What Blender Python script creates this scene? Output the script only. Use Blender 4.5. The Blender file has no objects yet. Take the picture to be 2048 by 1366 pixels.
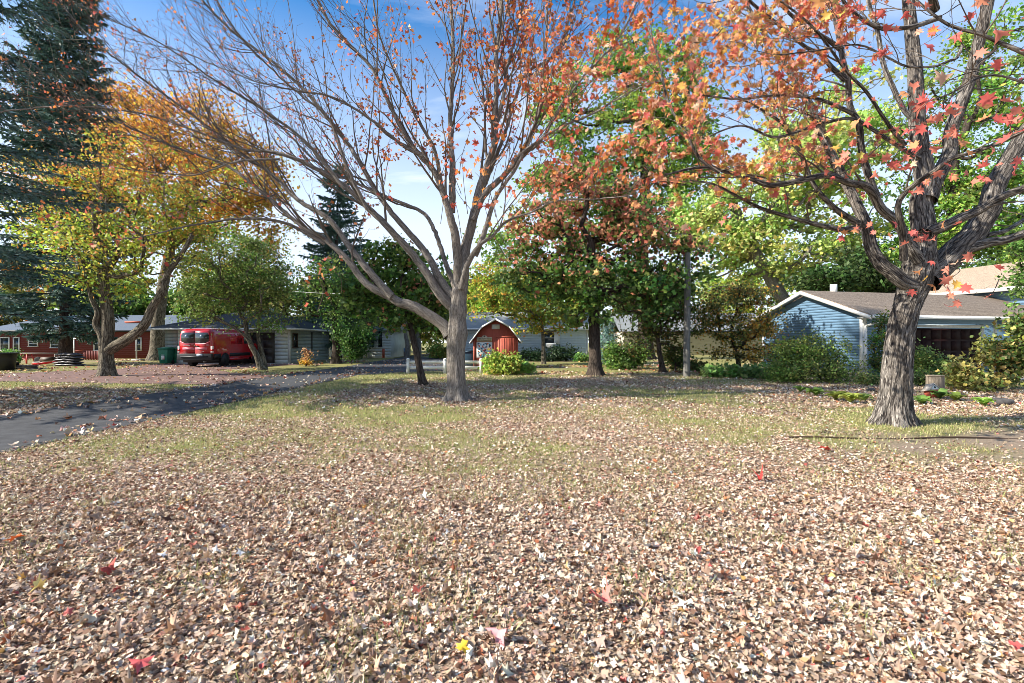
import bpy, math, random
import numpy as np
R = math.radians
C = bpy.context.scene.collection
sc = bpy.context.scene

# ------------------------------------------------------------------ camera, sky, sun, exposure
F = 1000.0            # focal length in pixels of the 2048 wide photograph
HC = 1.5              # camera height
cam = bpy.data.cameras.new("camera"); cam.lens = 36.0*F/2048; cam.sensor_width = 36
cam.clip_start = .05; cam.clip_end = 2000
camo = bpy.data.objects.new("camera", cam); C.objects.link(camo)
camo.location = (0, 0, HC); camo.rotation_euler = (R(90), 0, 0)
sc.camera = camo

SUN_EL = 34.0
SUN_D = np.array([-.97, -.24]); SUN_D = SUN_D/np.linalg.norm(SUN_D)
world = bpy.data.worlds.new("World"); sc.world = world; world.use_nodes = True
nt = world.node_tree; N = nt.nodes; L = nt.links
bg = N['Background']; bg.inputs[1].default_value = .085
sky = N.new('ShaderNodeTexSky'); sky.sky_type = 'NISHITA'; sky.sun_disc = False
sky.sun_elevation = R(SUN_EL); sky.sun_rotation = math.atan2(SUN_D[0], SUN_D[1]) % (2*math.pi)
sky.air_density = 1.1; sky.dust_density = .3; sky.ozone_density = 3.5
tc = N.new('ShaderNodeTexCoord'); sep = N.new('ShaderNodeSeparateXYZ'); L.new(tc.outputs['Generated'], sep.inputs[0])
ad = N.new('ShaderNodeMath'); ad.operation = 'ADD'; ad.inputs[1].default_value = .12; L.new(sep.outputs[2], ad.inputs[0])
dx = N.new('ShaderNodeMath'); dx.operation = 'DIVIDE'; L.new(sep.outputs[0], dx.inputs[0]); L.new(ad.outputs[0], dx.inputs[1])
dy = N.new('ShaderNodeMath'); dy.operation = 'DIVIDE'; L.new(sep.outputs[1], dy.inputs[0]); L.new(ad.outputs[0], dy.inputs[1])
cx = N.new('ShaderNodeCombineXYZ'); L.new(dx.outputs[0], cx.inputs[0]); L.new(dy.outputs[0], cx.inputs[1])
mp = N.new('ShaderNodeMapping'); mp.inputs['Rotation'].default_value = (0, 0, R(25)); mp.inputs['Scale'].default_value = (.55, 1.5, 1)
L.new(cx.outputs[0], mp.inputs[0])
no = N.new('ShaderNodeTexNoise'); no.inputs['Scale'].default_value = 1.1; no.inputs['Detail'].default_value = 8; no.inputs['Roughness'].default_value = .58; no.inputs['Distortion'].default_value = .4
L.new(mp.outputs[0], no.inputs['Vector'])
rp = N.new('ShaderNodeValToRGB'); rp.color_ramp.elements[0].position = .44; rp.color_ramp.elements[1].position = .70
L.new(no.outputs[0], rp.inputs[0])
hz = N.new('ShaderNodeMapRange'); hz.inputs[1].default_value = .56; hz.inputs[2].default_value = .22; hz.inputs[3].default_value = .0; hz.inputs[4].default_value = .9
L.new(sep.outputs[2], hz.inputs[0])
mx = N.new('ShaderNodeMath'); mx.operation = 'MAXIMUM'; L.new(rp.outputs[0], mx.inputs[0]); L.new(hz.outputs[0], mx.inputs[1])
ms = N.new('ShaderNodeMath'); ms.operation = 'MULTIPLY'; ms.inputs[1].default_value = .8; L.new(mx.outputs[0], ms.inputs[0])
hs = N.new('ShaderNodeHueSaturation'); hs.inputs['Saturation'].default_value = 1.4; hs.inputs['Value'].default_value = 1.25
L.new(sky.outputs[0], hs.inputs['Color'])
mix = N.new('ShaderNodeMix'); mix.data_type = 'RGBA'; L.new(ms.outputs[0], mix.inputs[0]); L.new(hs.outputs[0], mix.inputs[6])
mix.inputs[7].default_value = (6.9, 7.4, 8.4, 1)
L.new(mix.outputs[2], bg.inputs[0])

sl = bpy.data.lights.new("sun", 'SUN'); sl.energy = 5.0; sl.angle = R(.5); sl.color = (1, .93, .82)
so = bpy.data.objects.new("sun", sl); C.objects.link(so)
from mathutils import Vector, Matrix
sd = Vector((SUN_D[0]*math.cos(R(SUN_EL)), SUN_D[1]*math.cos(R(SUN_EL)), math.sin(R(SUN_EL))))
so.rotation_euler = sd.to_track_quat('Z', 'Y').to_euler(); so.location = (-20, -10, 30)
sc.view_settings.view_transform = 'Standard'; sc.view_settings.look = 'None'
sc.view_settings.exposure = 1.06; sc.view_settings.gamma = 1; sc.view_settings.use_curve_mapping = False
sc.render.engine = 'CYCLES'
sc.cycles.filter_width = .85
sc.cycles.max_bounces = 8; sc.cycles.transparent_max_bounces = 8; sc.cycles.diffuse_bounces = 4

# ------------------------------------------------------------------ helpers
def P(px, py, d):
    """point at pixel (px, py) of the 2048x1366 photograph, at distance d in front"""
    return np.array([(px-1024)/F*d, d, HC+(683-py)/F*d])
def G(px, py):
    d = HC*F/(py-683); return np.array([(px-1024)/F*d, d, 0.0])

def mesh(name, V, faces, m, parent=None, smooth=False, col=None, attrs=None):
    """faces: list of (array n x k) groups or python lists"""
    me = bpy.data.meshes.new(name)
    V = np.asarray(V, np.float32)
    if isinstance(faces, list) and faces and isinstance(faces[0], np.ndarray):
        loops = np.concatenate([f.ravel() for f in faces]); tot = np.concatenate([np.full(len(f), f.shape[1]) for f in faces])
    else:
        loops = np.array([i for f in faces for i in f]); tot = np.array([len(f) for f in faces])
    st = np.concatenate([[0], np.cumsum(tot)[:-1]])
    me.vertices.add(len(V)); me.vertices.foreach_set('co', V.ravel())
    me.loops.add(len(loops)); me.loops.foreach_set('vertex_index', loops.astype(np.int32))
    me.polygons.add(len(tot)); me.polygons.foreach_set('loop_start', st.astype(np.int32)); me.polygons.foreach_set('loop_total', tot.astype(np.int32))
    if smooth: me.polygons.foreach_set('use_smooth', np.ones(len(tot), bool))
    if col is not None:
        a = me.color_attributes.new('col', 'FLOAT_COLOR', 'POINT')
        c4 = np.ones((len(V), 4), np.float32); c4[:, :3] = col; a.data.foreach_set('color', c4.ravel())
    for k, v in (attrs or {}).items():
        v = np.asarray(v, np.float32)
        if v.ndim == 2:
            a = me.attributes.new(k, 'FLOAT_VECTOR', 'POINT'); a.data.foreach_set('vector', v.ravel())
        else:
            a = me.attributes.new(k, 'FLOAT', 'POINT'); a.data.foreach_set('value', v)
    me.update(calc_edges=True); me.validate()
    if m is not None: me.materials.append(m)
    o = bpy.data.objects.new(name, me); C.objects.link(o)
    if parent is not None: o.parent = parent
    return o

def tag(o, label=None, cat=None, group=None, kind=None):
    if label: o['label'] = label
    if cat: o['category'] = cat
    if group: o['group'] = group
    if kind: o['kind'] = kind
    return o
def thing(name, label, cat, loc=(0, 0, 0), rz=0, group=None):
    o = bpy.data.objects.new(name, None); C.objects.link(o); o.empty_display_size = .2
    o.location = [float(v) for v in loc]; o.rotation_euler = (0, 0, rz)
    return tag(o, label, cat, group)

class Buf:
    def __init__(s): s.v = []; s.f = []
    def add(s, vs, fs):
        n = len(s.v); s.v += [tuple(float(c) for c in q) for q in vs]; s.f += [tuple(n+i for i in q) for q in fs]; return s
    def box(s, x0, x1, y0, y1, z0, z1, rz=0, about=None):
        vs = [(x, y, z) for z in (z0, z1) for x, y in ((x0, y0), (x1, y0), (x1, y1), (x0, y1))]
        if rz:
            ax, ay = about or ((x0+x1)/2, (y0+y1)/2); c, q = math.cos(rz), math.sin(rz)
            vs = [(ax+(x-ax)*c-(y-ay)*q, ay+(x-ax)*q+(y-ay)*c, z) for x, y, z in vs]
        return s.add(vs, [(3, 2, 1, 0), (4, 5, 6, 7), (0, 1, 5, 4), (1, 2, 6, 5), (2, 3, 7, 6), (3, 0, 4, 7)])
    def prism(s, poly, d):
        """polygon (3d points) pushed along vector d"""
        n = len(poly); p = [np.array(q, float) for q in poly]; d = np.array(d, float)
        return s.add(p+[q+d for q in p], [tuple(range(n))[::-1], tuple(range(n, 2*n))]+[(i, (i+1) % n, n+(i+1) % n, n+i) for i in range(n)])
    def bar(s, a, b, w, h=None, n=4, taper=1):
        """bar from a to b: n = 4 square, more = round"""
        a = np.array(a, float); b = np.array(b, float); t = b-a; t /= np.linalg.norm(t)
        u = np.cross(t, (0, 0, 1)) if abs(t[2]) < .95 else np.array([1., 0, 0]); u /= np.linalg.norm(u); v = np.cross(t, u)
        h = h or w; ph = math.pi/4 if n == 4 else 0; k = math.sqrt(2) if n == 4 else 1
        vs = []
        for e, sc_ in ((a, 1), (b, taper)):
            for i in range(n):
                an = ph+2*math.pi*i/n; vs.append(e+u*math.cos(an)*k*w/2*sc_+v*math.sin(an)*k*h/2*sc_)
        return s.add(vs, [tuple(range(n))[::-1], tuple(range(n, 2*n))]+[(i, (i+1) % n, n+(i+1) % n, n+i) for i in range(n)])
    def lathe(s, prof, c=(0, 0, 0), n=16, axis='z'):
        vs = []
        for r, z in prof:
            for i in range(n):
                a = 2*math.pi*i/n; p = (r*math.cos(a), r*math.sin(a), z)
                if axis == 'x': p = (p[2], p[0], p[1])
                if axis == 'y': p = (p[0], p[2], p[1])
                vs.append((p[0]+c[0], p[1]+c[1], p[2]+c[2]))
        fs = [(j*n+i, j*n+(i+1) % n, (j+1)*n+(i+1) % n, (j+1)*n+i) for j in range(len(prof)-1) for i in range(n)]
        fs += [tuple(range(n))[::-1], tuple((len(prof)-1)*n+i for i in range(n))]
        return s.add(vs, fs)
    def build(s, name, m, parent=None, smooth=False, bevel=0):
        o = mesh(name, s.v, s.f, m, parent, smooth)
        if bevel:
            b = o.modifiers.new('bevel', 'BEVEL'); b.width = bevel; b.segments = 2; b.limit_method = 'ANGLE'
        return o

# value noise -------------------------------------------------------
_rs = np.random.RandomState(7); _tab = _rs.rand(4096)
def _h(i, j, k): return _tab[(i*73856093 ^ j*19349663 ^ k*83492791) & 4095]
def vnoise(p):
    p = np.asarray(p, float); i = np.floor(p).astype(np.int64); f = p-i; f = f*f*(3-2*f)
    x, y, z = i[..., 0], i[..., 1], i[..., 2]; r = 0
    for a in (0, 1):
        for b in (0, 1):
            for c in (0, 1):
                r = r+_h(x+a, y+b, z+c)*(f[..., 0] if a else 1-f[..., 0])*(f[..., 1] if b else 1-f[..., 1])*(f[..., 2] if c else 1-f[..., 2])
    return r
def fbm(p, o=3):
    p = np.asarray(p, float); r = 0; a = .5; t = 0
    for k in range(o): r = r+a*vnoise(p*2**k+17.3*k); t += a; a *= .5
    return r/t
def fb2(x, y, s, o=3, z=0.): return fbm(np.stack([x*s, y*s, np.full_like(x, z)], -1), o)

# materials ---------------------------------------------------------
def mat(name, color, rough=.7, color2=None, scale=6., detail=4, stretch=(1, 1, 1), bump=0., bscale=None, spec=.4, metal=0., attr=None, lo=.35, hi=.65, coat=0.):
    m = bpy.data.materials.new(name); m.use_nodes = True; n = m.node_tree; b = n.nodes['Principled BSDF']
    b.inputs['Roughness'].default_value = rough; b.inputs['Base Color'].default_value = (*color, 1)
    b.inputs['Specular IOR Level'].default_value = spec; b.inputs['Metallic'].default_value = metal; b.inputs['Coat Weight'].default_value = coat
    if color2 is not None or bump:
        if attr:
            src = n.nodes.new('ShaderNodeAttribute'); src.attribute_name = attr; so_ = src.outputs['Vector']
        else:
            src = n.nodes.new('ShaderNodeTexCoord'); so_ = src.outputs['Object']
        mpp = n.nodes.new('ShaderNodeMapping'); mpp.inputs['Scale'].default_value = stretch; n.links.new(so_, mpp.inputs[0])
        def ns(s):
            q = n.nodes.new('ShaderNodeTexNoise'); q.inputs['Scale'].default_value = s; q.inputs['Detail'].default_value = detail; q.inputs['Roughness'].default_value = .62
            n.links.new(mpp.outputs[0], q.inputs['Vector']); return q
        q = ns(scale)
        if color2 is not None:
            r = n.nodes.new('ShaderNodeValToRGB'); r.color_ramp.elements[0].position = lo; r.color_ramp.elements[1].position = hi
            r.color_ramp.elements[0].color = (*color, 1); r.color_ramp.elements[1].color = (*color2, 1)
            n.links.new(q.outputs[0], r.inputs[0]); n.links.new(r.outputs[0], b.inputs['Base Color'])
        if bump:
            q2 = ns(bscale or scale*2); bb = n.nodes.new('ShaderNodeBump'); bb.inputs['Strength'].default_value = bump; bb.inputs['Distance'].default_value = .02
            n.links.new(q2.outputs[0], bb.inputs['Height']); n.links.new(bb.outputs[0], b.inputs['Normal'])
    return m

def leaf_mat(name, trans=.35, rough=.55, spec=.3):
    m = bpy.data.materials.new(name); m.use_nodes = True; n = m.node_tree; b = n.nodes['Principled BSDF']
    a = n.nodes.new('ShaderNodeAttribute'); a.attribute_name = 'col'
    n.links.new(a.outputs['Color'], b.inputs['Base Color']); b.inputs['Roughness'].default_value = rough; b.inputs['Specular IOR Level'].default_value = spec
    if trans:
        t = n.nodes.new('ShaderNodeBsdfTranslucent'); n.links.new(a.outputs['Color'], t.inputs['Color'])
        s = n.nodes.new('ShaderNodeMixShader'); s.inputs[0].default_value = trans
        n.links.new(b.outputs[0], s.inputs[1]); n.links.new(t.outputs[0], s.inputs[2]); n.links.new(s.outputs[0], n.nodes['Material Output'].inputs[0])
    return m

def bark_mat(name, c1, c2, c3, sc1=9, bump=.8, fis=.07, warp=.35):
    """fissured bark from the 'bk' attribute (round the trunk, along the trunk)"""
    m = bpy.data.materials.new(name); m.use_nodes = True; n = m.node_tree; b = n.nodes['Principled BSDF']; b.inputs['Roughness'].default_value = .9; b.inputs['Specular IOR Level'].default_value = .15
    a = n.nodes.new('ShaderNodeAttribute'); a.attribute_name = 'bk'
    def ns(s_, d, w=0.):
        q = n.nodes.new('ShaderNodeTexNoise'); q.inputs['Scale'].default_value = s_; q.inputs['Detail'].default_value = d; q.inputs['Distortion'].default_value = w; n.links.new(a.outputs['Vector'], q.inputs['Vector']); return q.outputs[0]
    def math_(op, x, y, z=None):
        q = n.nodes.new('ShaderNodeMath'); q.operation = op
        for k, v in enumerate((x, y)):
            if isinstance(v, (int, float)): q.inputs[k].default_value = v
            else: n.links.new(v, q.inputs[k])
        q.use_clamp = (op == 'DIVIDE'); return q.outputs[0]
    def mixc(f, x, y):
        q = n.nodes.new('ShaderNodeMix'); q.data_type = 'RGBA'; n.links.new(f, q.inputs[0])
        for k, v in ((6, x), (7, y)):
            if isinstance(v, tuple): q.inputs[k].default_value = (*v, 1)
            else: n.links.new(v, q.inputs[k])
        return q.outputs[2]
    f1 = math_('DIVIDE', math_('ABSOLUTE', math_('SUBTRACT', ns(sc1, 3, warp), .5), 0), fis)
    f2 = math_('DIVIDE', math_('ABSOLUTE', math_('SUBTRACT', ns(sc1*2.6, 3, warp), .5), 0), fis*1.1)
    h = math_('MULTIPLY', f1, math_('ADD', math_('MULTIPLY', f2, .55), .45))
    r2 = n.nodes.new('ShaderNodeValToRGB'); r2.color_ramp.elements[0].position = .42; r2.color_ramp.elements[1].position = .62; n.links.new(ns(sc1*.25, 4), r2.inputs[0])
    n.links.new(mixc(h, c1, mixc(r2.outputs[0], c2, c3)), b.inputs['Base Color'])
    bb = n.nodes.new('ShaderNodeBump'); bb.inputs['Strength'].default_value = bump; bb.inputs['Distance'].default_value = .02
    n.links.new(h, bb.inputs['Height']); n.links.new(bb.outputs[0], b.inputs['Normal'])
    return m

M = dict(
 white=mat('white_paint', (.78, .78, .75), .5, (.66, .66, .62), 9, bump=.15),
 trim=mat('trim_paint', (.62, .62, .58), .55, (.5, .5, .46), 5),
 black=mat('black_plastic', (.012, .012, .014), .5), rubber=mat('tyre_rubber', (.018, .018, .018), .85),
 redsid=mat('red_siding', (.13, .012, .012), .6, (.09, .008, .009), 3, stretch=(1, 1, 8)),
 blueroof=mat('slate_blue_shingle', (.10, .14, .20), .85, (.17, .21, .27), 22, bump=.4),
 darkroof=mat('charcoal_shingle', (.035, .045, .055), .85, (.075, .09, .105), 22, bump=.4),
 greyroof=mat('grey_shingle', (.2, .22, .23), .85, (.32, .34, .35), 22, bump=.4),
 tanroof=mat('tan_shingle', (.20, .155, .12), .88, (.42, .335, .26), 14, stretch=(1, 1, 2.5), bump=.6, lo=.4, hi=.62),
 greysid=mat('grey_green_siding', (.30, .34, .32), .6, (.22, .26, .25), 2.5), paleside=mat('pale_siding', (.58, .62, .58), .6, (.5, .54, .5), 2),
 door=mat('dark_brown_door', (.055, .045, .04), .5, (.035, .03, .028), 4), maroon=mat('maroon_door', (.022, .007, .006), .7, (.014, .005, .005), 3, spec=.15),
 blue=mat('blue_siding', (.17, .29, .42), .5, (.135, .24, .36), 2.5, stretch=(1, 1, 4), bump=.1),
 ltblue=mat('light_blue_siding', (.60, .71, .80), .5, (.52, .64, .73), 2), barn=mat('barn_red', (.46, .105, .06), .7, (.34, .07, .042), 7, stretch=(6, 6, .6), bump=.3),
 tansid=mat('tan_siding', (.5, .46, .37), .6, (.42, .38, .31), 2),
 glass=mat('dark_glass', (.02, .03, .035), .05, spec=.8), conc=mat('concrete', (.42, .41, .38), .85, (.3, .29, .27), 3, bump=.3),
 vanred=mat('van_red', (.42, .006, .012), .25, spec=.5, coat=.8), chrome=mat('silver', (.55, .55, .55), .3, metal=.8),
 tail=mat('tail_lamp', (.7, .62, .6), .2, spec=.6), taillow=mat('tail_red', (.5, .01, .01), .2), pink=mat('reflection_and_trim_pink', (.62, .17, .22), .35),
 plate=mat('plate', (.55, .68, .8), .4), ink=mat('ink', (.03, .05, .12), .5),
 green=mat('green_plastic', (.012, .17, .09), .45, (.01, .13, .07), 6), bin2=mat('slate_plastic', (.03, .07, .1), .45),
 sign=mat('sign_board', (.55, .47, .33), .6), dbrown=mat('dark_brown', (.06, .035, .02), .6),
 teal=mat('teal_paint', (.01, .16, .2), .5), navy=mat('navy_paint', (.015, .05, .14), .5), orange=mat('orange_paint', (.6, .11, .05), .5), sky=mat('sky_paint', (.2, .45, .6), .5),
 bag=mat('soil_bag', (.10, .09, .095), .35, (.045, .04, .045), 3), stone=mat('dark_stone', (.06, .055, .05), .9, (.12, .11, .1), 6, bump=.6),
 wood=mat('weathered_wood', (.42, .38, .34), .8, (.3, .27, .23), 4, stretch=(.5, 8, 8), bump=.3), redw=mat('red_frame', (.5, .03, .02), .5), redpl=mat('red_plastic', (.62, .015, .03), .35),
 redfence=mat('red_fence', (.16, .03, .022), .7), pole=mat('pole_wood', (.19, .185, .165), .9, (.10, .095, .085), 5, stretch=(6, 6, .4), bump=.7),
 stump=mat('stump_wood', (.30, .25, .19), .9, (.12, .095, .07), 6, stretch=(5, 5, .5), bump=.9), stumptop=mat('stump_top', (.42, .34, .24), .85, (.3, .23, .15), 8),
 carblue=mat('car_blue', (.1, .2, .4), .3, coat=.5),
 leaf=leaf_mat('foliage_leaf', .4), dry=leaf_mat('dry_leaf', .12, .6, .25), grass=leaf_mat('grass_blade', .3), needle=leaf_mat('needle_leaf', .1),
 barkA=bark_mat('bark_smooth_grey', (.085, .073, .06), (.24, .21, .18), (.33, .295, .255), 36, .6, .06, .1),
 barkB=bark_mat('bark_furrowed', (.022, .018, .016), (.25, .22, .19), (.38, .345, .305), 20, 1.0, .10, .3),
 barkC=bark_mat('bark_ridged_tan', (.035, .028, .02), (.30, .26, .19), (.38, .34, .26), 18, 1.0, .10, .3),
 barkD=bark_mat('bark_dark', (.028, .02, .016), (.085, .065, .052), (.12, .095, .075), 16, .9),
 twig=mat('twig_bark', (.085, .065, .048), .85, (.15, .12, .09), 3),
)

# tubes ---------------------------------------------------------------
class Tubes:
    """collects tapered tubes along paths, one mesh in the end"""
    def __init__(s): s.V = []; s.F = []; s.B = []; s.n = 0
    def add(s, pts, rad, sides=6, disp=None, seed=0, cap=True):
        p = np.asarray(pts, float); r = np.asarray(rad, float); k = len(p)
        t = np.gradient(p, axis=0); t /= np.linalg.norm(t, axis=1)[:, None]+1e-9
        u = np.zeros_like(p); a = np.array([0, 1., 0]) if abs(t[0][1]) < .9 else np.array([1., 0, 0])
        u0 = a-t[0]*a.dot(t[0]); u[0] = u0/np.linalg.norm(u0)
        for i in range(1, k):
            q = u[i-1]-t[i]*u[i-1].dot(t[i]); u[i] = q/(np.linalg.norm(q)+1e-9)
        v = np.cross(t, u); an = np.linspace(0, 2*math.pi, sides, endpoint=False)
        ring = u[:, None, :]*np.cos(an)[None, :, None]+v[:, None, :]*np.sin(an)[None, :, None]
        ln = np.concatenate([[0], np.cumsum(np.linalg.norm(np.diff(p, axis=0), axis=1))])
        rr = np.repeat(r[:, None], sides, 1)
        bk = np.stack([np.cos(an)[None, :]*r[:, None]+seed*3.1, np.sin(an)[None, :]*r[:, None], np.repeat((ln*.13)[:, None], sides, 1)], -1)
        if disp: rr = rr*(1+disp(bk, an[None, :]+0*rr, ln[:, None]+0*rr))
        V = p[:, None, :]+ring*rr[:, :, None]
        i = np.arange(k-1)[:, None]*sides; j = np.arange(sides)[None, :]; j2 = (j+1) % sides
        Fq = np.stack([i+j, i+j2, i+sides+j2, i+sides+j], -1).reshape(-1, 4)+s.n
        s.V.append(V.reshape(-1, 3)); s.B.append(bk.reshape(-1, 3)); s.F.append(Fq); s.n += k*sides
        return s
    def build(s, name, m, parent=None, smooth=True):
        if not s.V: return None
        return mesh(name, np.concatenate(s.V), [np.concatenate(s.F)], m, parent, smooth, attrs={'bk': np.concatenate(s.B)})

def smooth_path(pts, rad, step):
    """Catmull-Rom resampling of control points"""
    p = np.asarray(pts, float); r = np.asarray(rad, float)
    p_ = np.vstack([2*p[0]-p[1], p, 2*p[-1]-p[-2]]); out = []; ro = []
    for i in range(1, len(p_)-2):
        n = max(1, int(np.linalg.norm(p_[i+1]-p_[i])/step))
        for q in range(n):
            t = q/n; a, b, c, d = p_[i-1], p_[i], p_[i+1], p_[i+2]
            out.append(.5*((2*b)+(-a+c)*t+(2*a-5*b+4*c-d)*t*t+(-a+3*b-3*c+d)*t**3)); ro.append(r[i-1]*(1-t)+r[i]*t)
    out.append(p[-1]); ro.append(r[-1]); return np.array(out), np.array(ro)

# leaf templates --------------------------------------------------------
def lt(outline, rng, curl=.5, rnd=.05, fold=0.):
    half = np.array(outline, float); full = np.vstack([half, half[1:-1][::-1]*[-1, 1]])
    v = np.vstack([[0, .05], full]); c = rng.uniform(-1, 1, 3)*curl
    z = fold*np.abs(v[:, 0])*rng.choice([-1, 1, 1])+c[0]*v[:, 0]**2*1.3+c[1]*(v[:, 1]-.1)**2*.8+c[2]*v[:, 0]*v[:, 1]+rng.uniform(-rnd, rnd, len(v))
    n = len(full); f = np.array([(0, 1+i, 1+(i+1) % n) for i in range(n)])
    return np.column_stack([v, z]), f
MAPLE = [(0, -.4), (.3, -.5), (.25, -.2), (.68, -.12), (.4, .08), (.56, .42), (.2, .3), (0, .8)]
MAPLE_LO = [(0, -.4), (.5, -.28), (.27, .05), (.42, .42), (0, .75)]
OVAL = [(0, -.5), (.28, -.15), (.25, .25), (0, .6)]
_lr = np.random.RandomState(3)
T_HI = [lt(MAPLE, _lr, 1.9, .13, _lr.uniform(.1, 1.3)) for _ in range(14)]
T_TREE = [lt(MAPLE, _lr, .7, .06, _lr.uniform(0, .6)) for _ in range(12)]
T_LO = [lt(MAPLE_LO, _lr, 1.4, .14, _lr.uniform(0, 1.0)) for _ in range(12)]
T_FR = [lt(OVAL, _lr, 1.5, .12, _lr.uniform(0, .9)) for _ in range(8)]
T_TLO = [lt(MAPLE_LO, _lr, .5, .05) for _ in range(6)]
def _quad(rng, w=.32, f=.15):
    return np.array([(0, -.5, 0), (w, .02, f*rng.uniform(-1, 1)), (0, .5, rng.uniform(-.1, .1)), (-w, .02, f*rng.uniform(-1, 1))]), np.array([(0, 1, 2, 3)])
T_Q = [_quad(_lr, w) for w in (.26, .32, .38, .3)]
T_QL = [_quad(_lr, .48, .3) for _ in range(5)]

def rotmats(n, rng, tilt, up=None):
    """random yaw, then a tilt of up to `tilt` radians about a random horizontal axis"""
    ya = rng.uniform(0, 2*math.pi, n); ti = np.abs(rng.normal(0, tilt, n)) if np.isscalar(tilt) else tilt; ax = rng.uniform(0, 2*math.pi, n)
    c, s = np.cos(ya), np.sin(ya); Z = np.zeros(n); O = np.ones(n)
    Rz = np.stack([np.stack([c, -s, Z], -1), np.stack([s, c, Z], -1), np.stack([Z, Z, O], -1)], 1)
    kx, ky = np.cos(ax), np.sin(ax); ct, st = np.cos(ti), np.sin(ti); v = 1-ct
    Rt = np.stack([np.stack([ct+kx*kx*v, kx*ky*v, ky*st], -1), np.stack([kx*ky*v, ct+ky*ky*v, -kx*st], -1), np.stack([-ky*st, kx*st, ct], -1)], 1)
    return np.einsum('nij,njk->nik', Rt, Rz)

def hang_mats(n, rng, spread=.7):
    """leaves hanging: local +y (tip) points down and outwards, blade faces any way"""
    d = np.column_stack([rng.normal(0, spread, n), rng.normal(0, spread, n), -np.abs(rng.normal(.6, .5, n))]); d /= np.linalg.norm(d, axis=1)[:, None]
    a = rng.normal(0, 1, (n, 3)); a[:, 2] += .6; z = a-d*(a*d).sum(1)[:, None]; z /= np.linalg.norm(z, axis=1)[:, None]; x = np.cross(d, z)
    return np.stack([x, d, z], -1)

def scatter(name, tmpl, pos, rot, size, cols, m, parent=None, rng=None, group=None):
    rng = rng or np.random.RandomState(1); n = len(pos); pick = rng.randint(0, len(tmpl), n)
    Vs = []; Fs = {}; Cs = []; off = 0
    size = np.broadcast_to(size, (n,))
    for k, (tv, tf) in enumerate(tmpl):
        s = np.where(pick == k)[0]
        if not len(s): continue
        V = np.einsum('nij,vj->nvi', rot[s], tv)*size[s][:, None, None]+pos[s][:, None, :]
        Vs.append(V.reshape(-1, 3)); Cs.append(np.repeat(cols[s], len(tv), 0))
        Fq = (tf[None]+(np.arange(len(s))*len(tv))[:, None, None]+off).reshape(-1, tf.shape[1]); Fs.setdefault(tf.shape[1], []).append(Fq); off += len(s)*len(tv)
    return mesh(name, np.concatenate(Vs), [np.concatenate(v) for v in Fs.values()], m, parent, col=np.concatenate(Cs))

def palette(cols, w, n, rng, jit=.22, hue=.06, top=.92):
    cols = np.array(cols, float); w = np.array(w, float)/sum(w)
    c = cols[rng.choice(len(cols), n, p=w)]; c2 = cols[rng.choice(len(cols), n, p=w)]; t = rng.uniform(0, .35, n)[:, None]
    c = c*(1-t)+c2*t
    return np.clip(c*np.exp(rng.normal(0, jit, n))[:, None]*np.exp(rng.normal(0, hue, (n, 3))), .004, top)

# ------------------------------------------------------------------ ground
def in_asphalt(x, y, m=0.):
    a = (x > -10.35-m) & (x < -6.85+m+.06*np.sin(y*.7)) & (y < 24+m)
    xr = np.interp(y, [22, 24, 26, 28, 47], [-6.85, -5.6, -3.0, .2, .2]); xl = np.interp(y, [22, 30, 38, 60], [-10.35, -9.9, -10.3, -11])
    return a | ((y >= 22) & (x > xl-m) & (x < xr+m) & (y < 90))
BRICK = [(-10.35, 17.2), (-12.5, 17.6), (-18.7, 18.6), (-40, 19.5), (-40, 23.6), (-23.5, 22.8), (-21.5, 27.5), (-23.5, 33.2), (-13.5, 33.2), (-14.6, 29.5), (-15.5, 26.2), (-13.2, 23.6), (-10.35, 21.9)]
def in_poly(x, y, poly):
    r = np.zeros(x.shape, bool); n = len(poly)
    for i in range(n):
        (x1, y1), (x2, y2) = poly[i], poly[(i+1) % n]
        c = ((y1 > y) != (y2 > y)) & (x < (x2-x1)*(y-y1)/(y2-y1+1e-12)+x1); r ^= c
    return r
def cover(x, y):
    """how thickly dead leaves lie, 0..1"""
    n1 = fb2(x, y, .55, 3); n2 = fb2(x, y, 1.7, 2, 5.)
    base = np.interp(y, [0, 5, 7.5, 10, 13, 17, 24], [1.0, .93, .68, .47, .60, .46, .28])
    c = base+(n1-.5)*1.5*np.interp(y, [0, 5, 9], [.25, .6, 1])+(n2-.5)*.7*np.interp(y, [0, 5, 9], [.5, .8, 1])
    right = np.clip((x-3.0-.15*y)/2, 0, 1)*np.clip((y-4.4)/1.2, 0, 1)*np.clip((14-y)/3, 0, 1); c -= right*.32
    green = np.exp(-((x-6)/5)**2-((y-14.2)/2.2)**2); c -= green*.6
    edge = np.exp(-((x+6.2)/.8)**2)*np.clip((y-8)/4, 0, 1); c -= edge*.35
    for (a, b, w, g) in ((-1.4, 12.8, 1.1, .8), (-3, 15.5, 3.0, .35), (3.6, 20, 2.6, .5), (2, 16.5, 3, .3), (-14, 14, 3.5, .55), (11, 11.3, 2.8, 1.0), (13, 14, 4, .8), (7.6, 12.6, 1.4, .7), (9.5, 16, 2.5, .7)):
        c += g*np.exp(-((x-a)**2+(y-b)**2)/w**2)
    left = (x < -10.3) & (y < 18); c = np.where(left, c+.25-.7*np.clip((y-15.5)/1.5, 0, 1), c)
    return np.clip(c, 0, 1)
def dirt(x, y):
    d = np.exp(-(((x-7.5)/4.2)**2+((y-7.3-.1*(x-7))/1.05)**2)**2)
    return np.clip(d*.95-(fb2(x, y, 1.6, 3, 9.)-.42)*2.0, 0, 1)
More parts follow.
